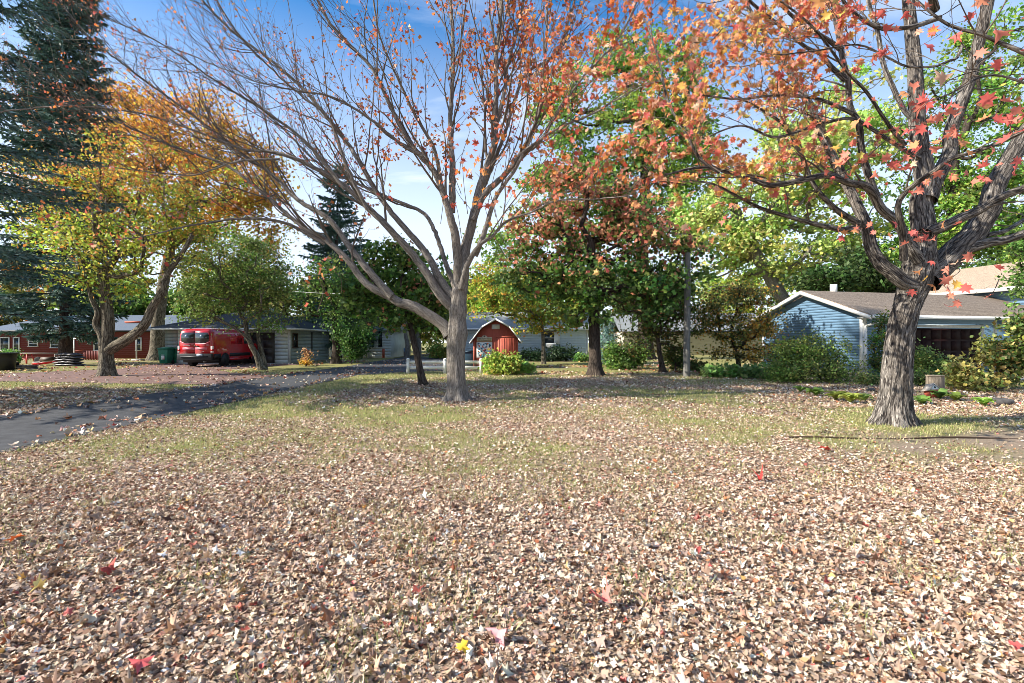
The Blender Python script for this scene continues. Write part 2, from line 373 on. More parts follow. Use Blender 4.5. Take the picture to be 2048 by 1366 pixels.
def hgt(x, y):
    """slight unevenness"""
    near = np.clip(1-(np.abs(x+8.6)-2.2)/1.0, 0, 1)
    h = .05*(fb2(x, y, .35, 2, 3.)-.5)*np.clip((y-1)/3, 0, 1)*np.clip((24-y)/4, 0, 1)
    return h*(1-np.clip(near, 0, 1))*(x > -10.4)
gx = np.concatenate([[-400, -150, -60, -40], np.arange(-32, 26, .35), [28, 34, 45, 60, 150, 400]])
gy = np.concatenate([[-100, -20, -4], np.arange(-1, 26, .25), [27, 29, 31, 34, 38, 44, 55, 70, 100, 200, 500]])
X, Y = np.meshgrid(gx, gy); nx, ny = len(gx), len(gy)
GXY = (X, Y); H = hgt(X, Y)
V = np.column_stack([X.ravel(), Y.ravel(), H.ravel()])
i = np.arange(ny-1)[:, None]*nx; j = np.arange(nx-1)[None, :]
Fq = np.stack([i+j, i+j+1, i+nx+j+1, i+nx+j], -1).reshape(-1, 4)
def ground_mat():
    m = bpy.data.materials.new('lawn_soil'); m.use_nodes = True; n = m.node_tree; b = n.nodes['Principled BSDF']; b.inputs['Roughness'].default_value = .95; b.inputs['Specular IOR Level'].default_value = .1
    tcn = n.nodes.new('ShaderNodeTexCoord')
    def ns(s, d=4):
        q = n.nodes.new('ShaderNodeTexNoise'); q.inputs['Scale'].default_value = s; q.inputs['Detail'].default_value = d; q.inputs['Roughness'].default_value = .7; n.links.new(tcn.outputs['Object'], q.inputs['Vector']); return q
    def ramp(src, a, ca, b_, cb):
        r = n.nodes.new('ShaderNodeValToRGB'); e = r.color_ramp.elements; e[0].position = a; e[0].color = (*ca, 1); e[1].position = b_; e[1].color = (*cb, 1); n.links.new(src, r.inputs[0]); return r
    def mixc(f, a, b_):
        q = n.nodes.new('ShaderNodeMix'); q.data_type = 'RGBA'; n.links.new(f, q.inputs[0]); n.links.new(a, q.inputs[6]); n.links.new(b_, q.inputs[7]); return q.outputs[2]
    fine = ns(38); big = ns(1.2)
    gr = ramp(fine.outputs[0], .35, (.12, .12, .04), .68, (.38, .35, .14))
    lit = ramp(ns(26, 3).outputs[0], .38, (.10, .065, .042), .62, (.52, .39, .27))
    so_ = ramp(fine.outputs[0], .35, (.19, .145, .105), .7, (.38, .30, .225))
    ca = n.nodes.new('ShaderNodeAttribute'); ca.attribute_name = 'cov'; da = n.nodes.new('ShaderNodeAttribute'); da.attribute_name = 'dirt'
    th = n.nodes.new('ShaderNodeMath'); th.operation = 'ADD'; n.links.new(ca.outputs['Fac'], th.inputs[0])
    sb = n.nodes.new('ShaderNodeMath'); sb.operation = 'SUBTRACT'; n.links.new(ns(7, 3).outputs[0], sb.inputs[0]); sb.inputs[1].default_value = .5; n.links.new(sb.outputs[0], th.inputs[1])
    tr = ramp(th.outputs[0], .42, (0, 0, 0), .75, (1, 1, 1))
    c = mixc(tr.outputs[0], gr.outputs[0], lit.outputs[0]); c = mixc(da.outputs['Fac'], c, so_.outputs[0])
    n.links.new(c, b.inputs['Base Color'])
    bb = n.nodes.new('ShaderNodeBump'); bb.inputs['Strength'].default_value = .8; bb.inputs['Distance'].default_value = .03; n.links.new(fine.outputs[0], bb.inputs['Height']); n.links.new(bb.outputs[0], b.inputs['Normal'])
    return m
go = mesh('ground', V, [Fq], ground_mat(), smooth=True, attrs={'cov': cover(X, Y).ravel(), 'dirt': dirt(X, Y).ravel()}); tag(go, kind='structure')

def sheet(name, poly, z, m):
    n = len(poly); o = Buf().add([(x, y, z) for x, y in poly], [tuple(range(n))]).build(name, m); return tag(o, kind='structure')
def wob(a, b, n, amp, seed):
    r = np.random.RandomState(seed); return [(a[0]+(b[0]-a[0])*t+r.uniform(-amp, amp), a[1]+(b[1]-a[1])*t) for t in np.linspace(0, 1, n)]
asphalt = mat('asphalt', (.030, .031, .034), .85, (.075, .076, .08), 3.5, detail=9, bump=.5, bscale=90, lo=.3, hi=.72)
right_e = wob((-6.85, -6), (-6.85, 22), 70, .05, 1)
road = right_e+[(-5.6, 24), (-3, 26), (.2, 28), (.2, 47), (-9, 47), (-8, 90), (-11, 90), (-10.3, 38), (-9.9, 30)]+wob((-10.35, 22), (-10.35, -6), 60, .05, 2)
sheet('asphalt_road', road[::1], .012, asphalt)
def brick_mat():
    m = bpy.data.materials.new('brick_pavers'); m.use_nodes = True; n = m.node_tree; b = n.nodes['Principled BSDF']; b.inputs['Roughness'].default_value = .85
    t = n.nodes.new('ShaderNodeTexCoord'); k = n.nodes.new('ShaderNodeTexBrick'); n.links.new(t.outputs['Object'], k.inputs['Vector']); k.inputs['Scale'].default_value = 1
    k.inputs['Brick Width'].default_value = .22; k.inputs['Row Height'].default_value = .11; k.inputs['Mortar Size'].default_value = .008
    k.inputs['Color1'].default_value = (.20, .105, .085, 1); k.inputs['Color2'].default_value = (.30, .17, .14, 1); k.inputs['Mortar'].default_value = (.10, .07, .06, 1)
    q = n.nodes.new('ShaderNodeTexNoise'); q.inputs['Scale'].default_value = 1.5; n.links.new(t.outputs['Object'], q.inputs['Vector'])
    mm = n.nodes.new('ShaderNodeMix'); mm.data_type = 'RGBA'; mm.blend_type = 'MULTIPLY'; mm.inputs[0].default_value = .5; n.links.new(k.outputs[0], mm.inputs[6]); n.links.new(q.outputs[0], mm.inputs[7]); n.links.new(mm.outputs[2], b.inputs['Base Color'])
    bb = n.nodes.new('ShaderNodeBump'); bb.inputs['Strength'].default_value = .6; bb.inputs['Distance'].default_value = .01; n.links.new(k.outputs[1], bb.inputs['Height']); bb.invert = True; n.links.new(bb.outputs[0], b.inputs['Normal'])
    return m
sheet('brick_driveway', BRICK, .018, brick_mat())
sheet('concrete_driveway', [(15, 19.6), (40, 19.0), (40, 21.6), (26, 22.5), (17, 21.2)], .014, M['conc'])
sheet('garage_apron', [(-22.5, 33.2), (-14.8, 33.2), (-14.8, 34.0), (-22.5, 34.0)], .022, M['conc'])

# ------------------------------------------------------------------ fallen leaves and grass
LIT = [(.68, .53, .40), (.54, .39, .28), (.36, .23, .15), (.17, .09, .055), (.76, .64, .51), (.42, .15, .07), (.50, .30, .10), (.34, .07, .06)]
LW = [26, 25, 20, 17, 12, 3.2, 1.6, 1.5]
def litter(name, y0, y1, per, tmpl, s0, s1, seed, tilt, lift):
    rng = np.random.RandomState(seed); area = 0; n = int((y1**2-y0**2)*1.06*per)
    y = np.sqrt(rng.uniform(y0**2, y1**2, n)); x = y*rng.uniform(-1.06, 1.06, n)
    c = cover(x, y); sparse = .02 if y0 > 8 else .04
    keep = (rng.rand(n) < np.clip((c-.12)*1.25, sparse, 1)**1.25) & ~in_asphalt(x, y, -.02) & ~in_poly(x, y, BRICK)
    dd = dirt(x, y); keep &= rng.rand(n) > dd*.75
    x, y = x[keep], y[keep]; n = len(x); sz = np.clip(np.exp(rng.normal(0, .33, n)), .5, 1.7)*rng.uniform(s0, s1, n)
    z = hgt(x, y)+sz*rng.uniform(.08, lift, n)
    cols = palette(LIT, LW, n, rng, .27, .03, .78)
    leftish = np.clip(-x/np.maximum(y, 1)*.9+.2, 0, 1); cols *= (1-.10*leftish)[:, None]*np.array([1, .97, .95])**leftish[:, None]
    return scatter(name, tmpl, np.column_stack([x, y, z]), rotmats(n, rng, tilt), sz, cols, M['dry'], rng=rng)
tag(litter('fallen_leaves', 1.7, 4.8, 250, T_HI, .021, .038, 11, .42, .9), 'curled tan and brown maple leaves thick on the near lawn', kind='stuff')
tag(litter('fallen_leaves', 1.7, 5.6, 1400, T_LO+T_FR, .013, .025, 14, .5, .7), 'broken dry leaf pieces between the near leaves', kind='stuff')
tag(litter('fallen_leaves', 1.7, 5.6, 3400, T_QL, .014, .027, 15, .45, .5), 'small leaf crumbs under the near leaves', kind='stuff')
tag(litter('fallen_leaves', 5.6, 11, 240, T_LO, .018, .032, 12, .5, .6), 'tan and brown leaves strewn over the middle of the lawn', kind='stuff')
tag(litter('fallen_leaves', 5.6, 11, 1500, T_QL, .019, .034, 16, .42, .5), 'small dry leaf pieces over the middle of the lawn', kind='stuff')
tag(litter('fallen_leaves', 11, 24, 400, T_QL, .034, .056, 13, .45, .5), 'scattered brown leaves on the grass towards the houses', kind='stuff')
def strays(name, inside, x0, x1, y0, y1, n, seed, label):
    rng = np.random.RandomState(seed); x = rng.uniform(x0, x1, n); y = rng.uniform(y0, y1, n); k = inside(x, y) & (rng.rand(n) < .25+fb2(x, y, .6, 2)*1.0); x, y = x[k], y[k]; n = len(x)
    sz = rng.uniform(.045, .11, n); cols = palette(LIT, [4, 4, 3, 1, 4, 2, 2, 1], n, rng)
    return tag(scatter(name, T_LO, np.column_stack([x, y, .025+sz*.15]), rotmats(n, rng, .3), sz, cols, M['dry'], rng=rng), label, kind='stuff')
strays('fallen_leaves', lambda x, y: in_asphalt(x, y, -.05), -10.3, .2, 4, 40, 2000, 21, 'dry leaves scattered on the asphalt road')
strays('fallen_leaves', lambda x, y: in_poly(x, y, BRICK), -36, -10, 17, 33, 2600, 22, 'dry leaves scattered on the red brick driveway')
strays('fallen_leaves', lambda x, y: in_asphalt(x, y, 0) & ((x < -9.9) | (x > -7.3+.3*np.sin(y*1.3))), -10.5, -6.7, 4, 24, 2400, 23, 'dry leaves drifted along the edges of the asphalt road')
rng = np.random.RandomState(31)     # leaf cover round the far yards
n = 16000; x = rng.uniform(-42, 34, n); y = rng.uniform(22, 42, n)
k = ~in_asphalt(x, y, .1) & ~in_poly(x, y, BRICK) & (fb2(x, y, .3, 2, 2.) > .5); x, y = x[k], y[k]; n = len(x)
tag(scatter('fallen_leaves', T_QL, np.column_stack([x, y, np.full(n, .04)]), rotmats(n, rng, .4), rng.uniform(.1, .2, n), palette(LIT, [4, 4, 3, 2, 1, 3, 3, 1], n, rng), M['dry'], rng=rng), 'brown leaves on the far lawns beside the houses', kind='stuff')

def blades(name, y0, y1, per, h, w, seed, clumpy, label, cov=None):
    rng = np.random.RandomState(seed); n = int((y1**2-y0**2)*1.06*per); y = np.sqrt(rng.uniform(y0**2, y1**2, n)); x = y*rng.uniform(-1.08, 1.08, n)
    c = cover(x, y); g = fb2(x, y, 2.6, 3, 4.)
    keep = (((g > clumpy) & (rng.rand(n) < .55)) | (rng.rand(n) < 1.25*(1-c)-.15)) & ~in_asphalt(x, y) & ~in_poly(x, y, BRICK) & (rng.rand(n) > dirt(x, y)*1.0)
    x, y = x[keep], y[keep]; n = len(x); b = np.column_stack([x, y, hgt(x, y)]); an = rng.uniform(0, 2*math.pi, n)
    s = np.column_stack([np.cos(an), np.sin(an), np.zeros(n)])*(w*rng.uniform(.6, 1.3, n))[:, None]/2
    ln = rng.normal(0, .45, (n, 2)); hh = h*rng.uniform(.5, 1.3, n)
    t = b+np.column_stack([ln[:, 0]*hh, ln[:, 1]*hh, hh])
    V = np.stack([b-s, b+s, t], 1).reshape(-1, 3)
    cc = palette([(.22, .27, .07), (.33, .36, .12), (.16, .20, .05), (.48, .45, .20), (.56, .47, .27)], [4, 4, 3, 5, 6], n, rng, .2)
    return tag(mesh(name, V, [np.arange(3*n).reshape(-1, 3)], M['grass'], col=np.repeat(cc, 3, 0)), label, kind='stuff')
blades('grass', 1.7, 5, 1500, .062, .006, 41, .60, 'green grass tufts poking through the near leaves')
blades('grass', 5, 10, 900, .05, .010, 42, .55, 'thin grass between the leaves in the middle of the lawn')
blades('grass', 10, 26, 210, .055, .022, 43, .50, 'short green and straw coloured grass of the far lawn')
# a few leaves that stand out
def leaf_thing(px, py, size, col, label, seed, tilt=.4):
    r = np.random.RandomState(seed); v, f = T_HI[seed % len(T_HI)]; p = G(px, py); rm = rotmats(1, r, np.array([tilt]))[0]
    o = mesh('fallen_leaf', v*size@rm.T, [f], M['dry'], col=np.tile(col, (len(v), 1))); o.location = (p[0], p[1], p[2]+.05+hgt(p[0:1], p[1:2])[0]+.01); tag(o, label, 'leaf', 'bright leaves lying on the lawn')
for a in [(1210, 1222, .10, (.70, .20, .17), 'large coral red maple leaf lying on the pale leaf litter at the near centre right', 3),
          (1000, 1288, .09, (.72, .33, .33), 'crumpled pink leaf beside a green grass tuft in the near foreground', 5),
          (32, 1092, .085, (.62, .13, .03), 'bright orange red leaf on the leaf litter at the near left edge', 1),
          (215, 1150, .075, (.42, .07, .05), 'dull red leaf lying among brown litter in the near left', 8),
          (925, 1320, .055, (.75, .47, .04), 'small yellow leaf on the litter left of the pink leaf', 2),
          (280, 1350, .075, (.6, .12, .12), 'dark pink leaf at the bottom left of the lawn', 9),
          (1520, 965, .10, (.6, .06, .05), 'single scarlet leaf on the thin litter before the bare soil', 4),
          (1650, 902, .12, (.55, .08, .05), 'red leaf lying on the bare soil path before the furrowed maple', 6)]:
    leaf_thing(*a)

# ------------------------------------------------------------------ detailed trees (branches in full)
def limb_pts(pts, d0, d1, ease=1.3):
    n = len(pts); seg = np.concatenate([[0], np.cumsum([math.dist(pts[i], pts[i+1]) for i in range(n-1)])]); seg /= seg[-1]
    return np.array([P(px, py, d0+(d1-d0)*t**ease) for (px, py), t in zip(pts, seg)])
def shoot(start, d, length, r0, rng, n=7, up=.12, wig=.13):
    p = [np.array(start)]; d = np.array(d)/np.linalg.norm(d); st = length/(n-1)
    for i in range(n-1):
        d = d+rng.normal(0, wig, 3)+np.array([0, 0, up]); d /= np.linalg.norm(d); p.append(p[-1]+d*st)
    return np.array(p), np.linspace(r0, r0*.3, n)
def side_dir(t, rng, ang):
    a = rng.normal(0, 1, 3); a -= t*a.dot(t); a /= np.linalg.norm(a); return t*math.cos(ang)+a*math.sin(ang)
def ramify(path, rad, rng, n, l0, l1, ang, f0=.2, up=.12, rk=.45, seg=7, wig=.12, rmin=.004, ok=None):
    out = []; k = len(path)
    for f in f0+(1-f0)*(np.arange(n)+rng.uniform(0, 1, n))/n:
        q = f*(k-1); i = min(int(q), k-2); p = path[i]+(path[i+1]-path[i])*(q-i); t = path[i+1]-path[i]; t /= np.linalg.norm(t)
        r = rad[i]+(rad[i+1]-rad[i])*(q-i); d = side_dir(t, rng, rng.uniform(*ang))
        if d[2] < -.35: d[2] *= -.6
        ln = rng.uniform(l0, l1)*(1.15-.5*f); pp, rr = shoot(p, d, ln, max(rmin, r*rk), rng, seg, up, wig)
        if ok is not None and not ok(pp[-1]): continue
        out.append((pp, rr))
    return out

def leaves_on(shoots, rng, dens, keep):
    pos = []
    for pp, rr in shoots:
        n = rng.poisson(dens)
        for _ in range(n):
            f = rng.uniform(.25, 1)*(len(pp)-1); i = min(int(f), len(pp)-2); pos.append(pp[i]+(pp[i+1]-pp[i])*(f-i))
    pos = np.array(pos); k = keep(pos) > rng.rand(len(pos)); return pos[k]
def px_of(p): return 1024+F*p[:, 0]/p[:, 1], 683-F*(p[:, 2]-HC)/p[:, 1]

def leaf_parts(parent, pos, size, cols, rng, tmpl, m, nmax, pals):
    """the leaves that show largest, one object each, on shared meshes"""
    px, py = px_of(pos); vis = (px > 5) & (px < 2043) & (py > 5); show = np.where(vis, size/pos[:, 1], 0); idx = np.argsort(-show)[:nmax]
    lib = []
    for k, c in enumerate(pals):
        for j in range(4):
            v, f = tmpl[(k*3+j) % len(tmpl)]; me = mesh('leaf', v, [f], m, col=np.tile(c, (len(v), 1))); lib.append(me)
    used = set(); R3 = hang_mats(len(idx), rng, 1.0)
    for q, i in enumerate(idx):
        ks = int(np.argmin([np.abs(np.array(c)-cols[i]).sum() for c in pals])); L_ = lib[ks*4+rng.randint(4)]
        if id(L_) in used: o = L_.copy(); C.objects.link(o)
        else: o = L_; used.add(id(L_))
        o.parent = parent
        mm = Matrix(R3[q].tolist()).to_4x4(); mm.translation = Vector(pos[i]); s = float(size[i]); o.matrix_local = mm @ Matrix.Diagonal((s, s, s, 1))
    for L_ in lib:
        if id(L_) not in used: bpy.data.objects.remove(L_)
    k = np.ones(len(pos), bool); k[idx] = False; return k

# the middle maple ------------------------------------------------------
rng = np.random.RandomState(101)
DA = 12.8
treeA = thing('maple_tree', 'bare grey maple in the middle of the lawn with fanned limbs and few orange leaves', 'tree')
def dispA(bk, an, ln):
    root = np.exp(-ln/.16)*(.55+.35*np.cos(an*5+1)+.25*np.cos(an*3)); kn = .09*np.exp(-((ln-1.72)/.16)**2)*(1+np.cos(an)); kn2 = .10*np.exp(-((ln-2.35)/.12)**2)
    return root+kn+kn2+(fbm(bk*9)-.5)*.13+(fbm(bk*34, 2)-.5)*.10
def pxr(w, d): return w/2/F*d
trk = [(914, 803, 44), (913, 770, 40), (912, 735, 39), (912, 700, 39), (914, 665, 42), (915, 640, 36), (916, 610, 35), (918, 585, 33), (920, 565, 24)]
tb = Tubes(); pts, rad = smooth_path([P(a, b, DA) for a, b, c in trk], [pxr(c, DA)*.94 for a, b, c in trk], .035)
tb.add(pts, rad, 72, dispA); tb.build('trunk', M['barkA'], treeA)
A = [  # points, start depth, end depth, start px width, end px width
 ([(900, 672), (875, 652), (831, 615), (800, 597), (775, 590), (735, 566), (690, 525), (640, 480), (600, 450), (530, 390), (450, 330), (340, 290), (200, 230), (60, 190)], 12.8, 13.5, 40, 5),
 ([(785, 594), (742, 545), (700, 500), (655, 440), (600, 395), (540, 345), (470, 290), (380, 225), (260, 140), (160, 60), (80, -60)], 12.8, 15.5, 24, 4),
 ([(650, 488), (570, 445), (480, 436), (380, 450), (290, 470), (220, 480)], 13, 9.8, 12, 3),
 ([(912, 618), (895, 606), (880, 590), (850, 545), (820, 502), (780, 455), (735, 420), (690, 378), (640, 342), (590, 322), (540, 310), (480, 295), (400, 262), (300, 235), (150, 215), (-20, 225)], 12.8, 10.0, 34, 4),
 ([(905, 595), (877, 558), (855, 517), (837, 480), (800, 446), (760, 400), (715, 320), (680, 265), (640, 215), (600, 170), (540, 115), (450, 45), (350, -60)], 12.8, 13.4, 26, 6),
 ([(910, 575), (892, 523), (874, 470), (846, 425), (790, 395), (710, 365), (640, 330), (560, 250), (480, 180)], 13.1, 17.5, 17, 4),
 ([(915, 590), (911, 523), (912, 468), (905, 430), (892, 395), (868, 345), (845, 310), (815, 262), (780, 215), (745, 145), (700, 90), (650, 30), (600, -80)], 12.8, 11.6, 31, 7),
 ([(903, 425), (904, 328), (903, 246), (903, 123), (901, 0), (900, -160)], 12.9, 13.6, 22, 6),
 ([(922, 585), (929, 523), (935, 480), (948, 430), (961, 369), (981, 299), (988, 250), (993, 197), (995, 123), (1002, 20), (1005, -160)], 12.8, 13.8, 38, 9),
 ([(985, 275), (1003, 200), (1018, 130), (1040, 40), (1060, -80)], 13.2, 14.0, 15, 6),
 ([(922, 578), (938, 538), (954, 510), (966, 492), (985, 470), (1015, 446), (1062, 418), (1112, 406), (1190, 400), (1260, 392)], 12.6, 11.0, 20, 3),
 ([(950, 512), (972, 470), (981, 430), (992, 395), (1015, 350), (1045, 310), (1078, 285), (1125, 213), (1174, 143), (1235, 75), (1290, -40)], 12.7, 11.3, 17, 5),
 ([(945, 440), (965, 400), (989, 369), (1030, 325), (1063, 265), (1080, 225), (1088, 164), (1092, 82), (1095, -60)], 12.8, 12.2, 24, 6),
 ([(965, 380), (985, 330), (1010, 270), (1051, 156), (1112, 102), (1141, 25), (1170, -70)], 13.2, 15.0, 14, 5),
 ([(884, 375), (866, 300), (829, 217), (790, 150), (760, 60), (740, -60)], 12.6, 10.6, 13, 4),
 ([(846, 312), (800, 290), (740, 240), (680, 200), (600, 185), (500, 160), (380, 110)], 12.1, 9.8, 12, 3),
 ([(735, 420), (700, 330), (650, 240), (600, 190), (500, 90), (420, -20)], 11.9, 9.6, 12, 4),
 ([(690, 378), (620, 300), (540, 230), (430, 160), (320, 90), (200, 30)], 11.6, 9.2, 12, 3),
 ([(1045, 305), (1110, 260), (1190, 230), (1270, 180), (1350, 150)], 12.2, 10.6, 10, 3),
 ([(560, 318), (480, 330), (400, 350), (300, 345), (190, 330)], 11.4, 9.6, 9, 3),
]
hiA = []; subs = []; twA = Tubes()
okA = lambda p: p[2] > 2.2 and p[1] > 5.0
for pts_, d0, d1, w0, w1 in A:
    cp = limb_pts(pts_, d0, d1); n = len(cp); t = np.linspace(0, 1, n)
    rr = np.array([pxr(w0, d0)*.68*(1-t_)**1.6+.8*pxr(w1, d1)*(1-(1-t_)**1.5) for t_ in t])*np.cos(np.arctan(np.abs(cp[:, 0])/cp[:, 1]))**.7
    cp[1:-1] += rng.normal(0, .045, cp[1:-1].shape)
    p_, r_ = smooth_path(cp, rr, .12); p_[1:-1] += rng.normal(0, .006, p_[1:-1].shape); tbb = Tubes().add(p_, r_, 14 if w0 > 15 else 8, (lambda bk, an, ln: (fbm(bk*9)-.5)*.18), seed=len(hiA)); tbb.build('limb', M['barkA'], treeA)
    hiA.append((p_, r_)); L_ = np.linalg.norm(np.diff(p_, axis=0), axis=1).sum()
    subs += ramify(p_, r_, rng, int(L_*2.6), 1.4, 3.4, (.25, .7), .22, .09, .42, 9, .09, .007, okA)
tw = []
for pp, rr in subs:
    twA.add(pp, rr, 5); tw += ramify(pp, rr, rng, 6, .5, 1.4, (.35, .9), .15, .09, .5, 5, .13, .0045, okA)
tw2 = []
for pp, rr in tw:
    twA.add(pp, np.maximum(rr, .0025), 3); tw2 += ramify(pp, rr, rng, 1, .2, .5, (.4, 1.), .3, .05, .6, 3, .18, .003)
for pp, rr in tw2: twA.add(pp, np.maximum(rr, .002), 3)
tag(twA.build('twigs', M['twig'], treeA), kind='stuff')
def keepA(p):
    px, py = px_of(p)
    k = np.interp(px, [0, 500, 700, 850, 1000, 1150, 1300], [.28, .24, .26, .42, .6, .95, 1.0])
    k = k+.9*np.exp(-((px-930)/150)**2-((py-330)/110)**2)+.5*np.exp(-((px-1100)/150)**2-((py-270)/150)**2)+.35*np.exp(-((px-900)/220)**2-((py-230)/140)**2)+.5*np.exp(-((px-260)/190)**2-((py-440)/70)**2)+.12*np.exp(-((px-400)/250)**2-((py-300)/120)**2)
    n = vnoise(p*1.1); return k*np.where(n > .5, 1.4, .5)
pa = leaves_on(tw+tw2, rng, 5.0, keepA); pa = pa+rng.normal(0, .05, pa.shape)
exA = []; tn = Tubes()
for (a, b) in [(925, 330), (905, 360), (950, 345), (930, 300), (960, 320), (985, 400), (970, 415), (905, 385), (890, 350), (760, 160), (755, 75), (720, 45), (690, 95), (860, 245), (1000, 240), (880, 300), (940, 260), (1010, 290), (1050, 190), (1030, 60), (1080, 130), (1110, 210), (1140, 270), (1090, 330), (1020, 370), (1130, 350), (1160, 180), (1190, 100), (1200, 300), (840, 90), (700, 120), (560, 120), (230, 470), (260, 455), (170, 430), (140, 455), (200, 485), (320, 520), (640, 560), (660, 530), (620, 545)]:
    c = P(a, b, rng.uniform(8.6, 11.5)); n = rng.randint(4, 12); exA.append(c+rng.normal(0, [.2, .3, .16], (n, 3)))
    e0 = c+np.array([rng.uniform(-.4, .4), rng.uniform(.4, 1.2), rng.uniform(-.9, -.4)]); pp, rr = smooth_path([e0, (e0+c)/2+rng.normal(0, .08, 3), c, c+rng.normal(0, .1, 3)], [.008, .006, .004, .002], .1); tn.add(pp, rr, 5)
tag(tn.build('twigs', M['twig'], treeA), kind='stuff'); pa = np.concatenate([pa]+exA)
px_, py_ = px_of(pa); big = np.clip((px_-500)/500, .12, 1); big = np.where(py_ > 400, np.maximum(big, .75), big); sz = rng.uniform(.06, .115, len(pa))*(.45+.55*big)
ORG = [(.66, .20, .05), (.64, .28, .08), (.54, .10, .06), (.36, .14, .08), (.68, .40, .26), (.64, .17, .11)]
ca = palette(ORG, [5, 3, 3.5, 4, 3, 2], len(pa), rng, .22)
k = leaf_parts(treeA, pa, sz, ca, rng, T_TREE, M['leaf'], 150, ORG)
tag(scatter('leaves', T_TLO, pa[k], hang_mats(k.sum(), rng, .8), sz[k], ca[k], M['leaf'], treeA, rng), kind='stuff')

# the furrowed maple on the right ------------------------------------------
rng = np.random.RandomState(202)
DB = 9.1
treeB = thing('maple_tree', 'large dark furrowed maple with twisted limbs and orange pink leaves at the bare soil', 'tree')
def furrow(bk, an, ln, amp=1.):
    q = fbm(bk*np.array([24, 24, 26.])+fbm(bk*7, 2)[..., None]*2.2, 2); rid = 1-np.abs(q-.5)*5
    return (rid-.4)*.075*amp
def dispB(bk, an, ln):
    root = np.exp(-ln/.20)*(.42+.30*np.cos(an*4+.6)+.2*np.cos(an*7)); col = .08*np.exp(-((ln-2.65)/.35)**2)*np.cos(an*2)
    bk = bk.copy(); bk[..., 0] += .35*ln*.3
    return root+col+furrow(bk, an, ln)+(fbm(bk*5)-.5)*.10
trk = [(1788, 853, 82), (1789, 825, 74), (1792, 790, 66), (1794, 750, 64), (1798, 700, 61), (1804, 654, 58), (1812, 620, 57), (1820, 595, 60), (1830, 565, 70), (1838, 535, 72), (1843, 505, 60), (1846, 480, 46)]
tb = Tubes(); pts, rad = smooth_path([P(a, b, DB) for a, b, c in trk], [pxr(c, DB)*.80 for a, b, c in trk], .016)
tb.add(pts, rad, 120, dispB); tb.build('trunk', M['barkB'], treeB)
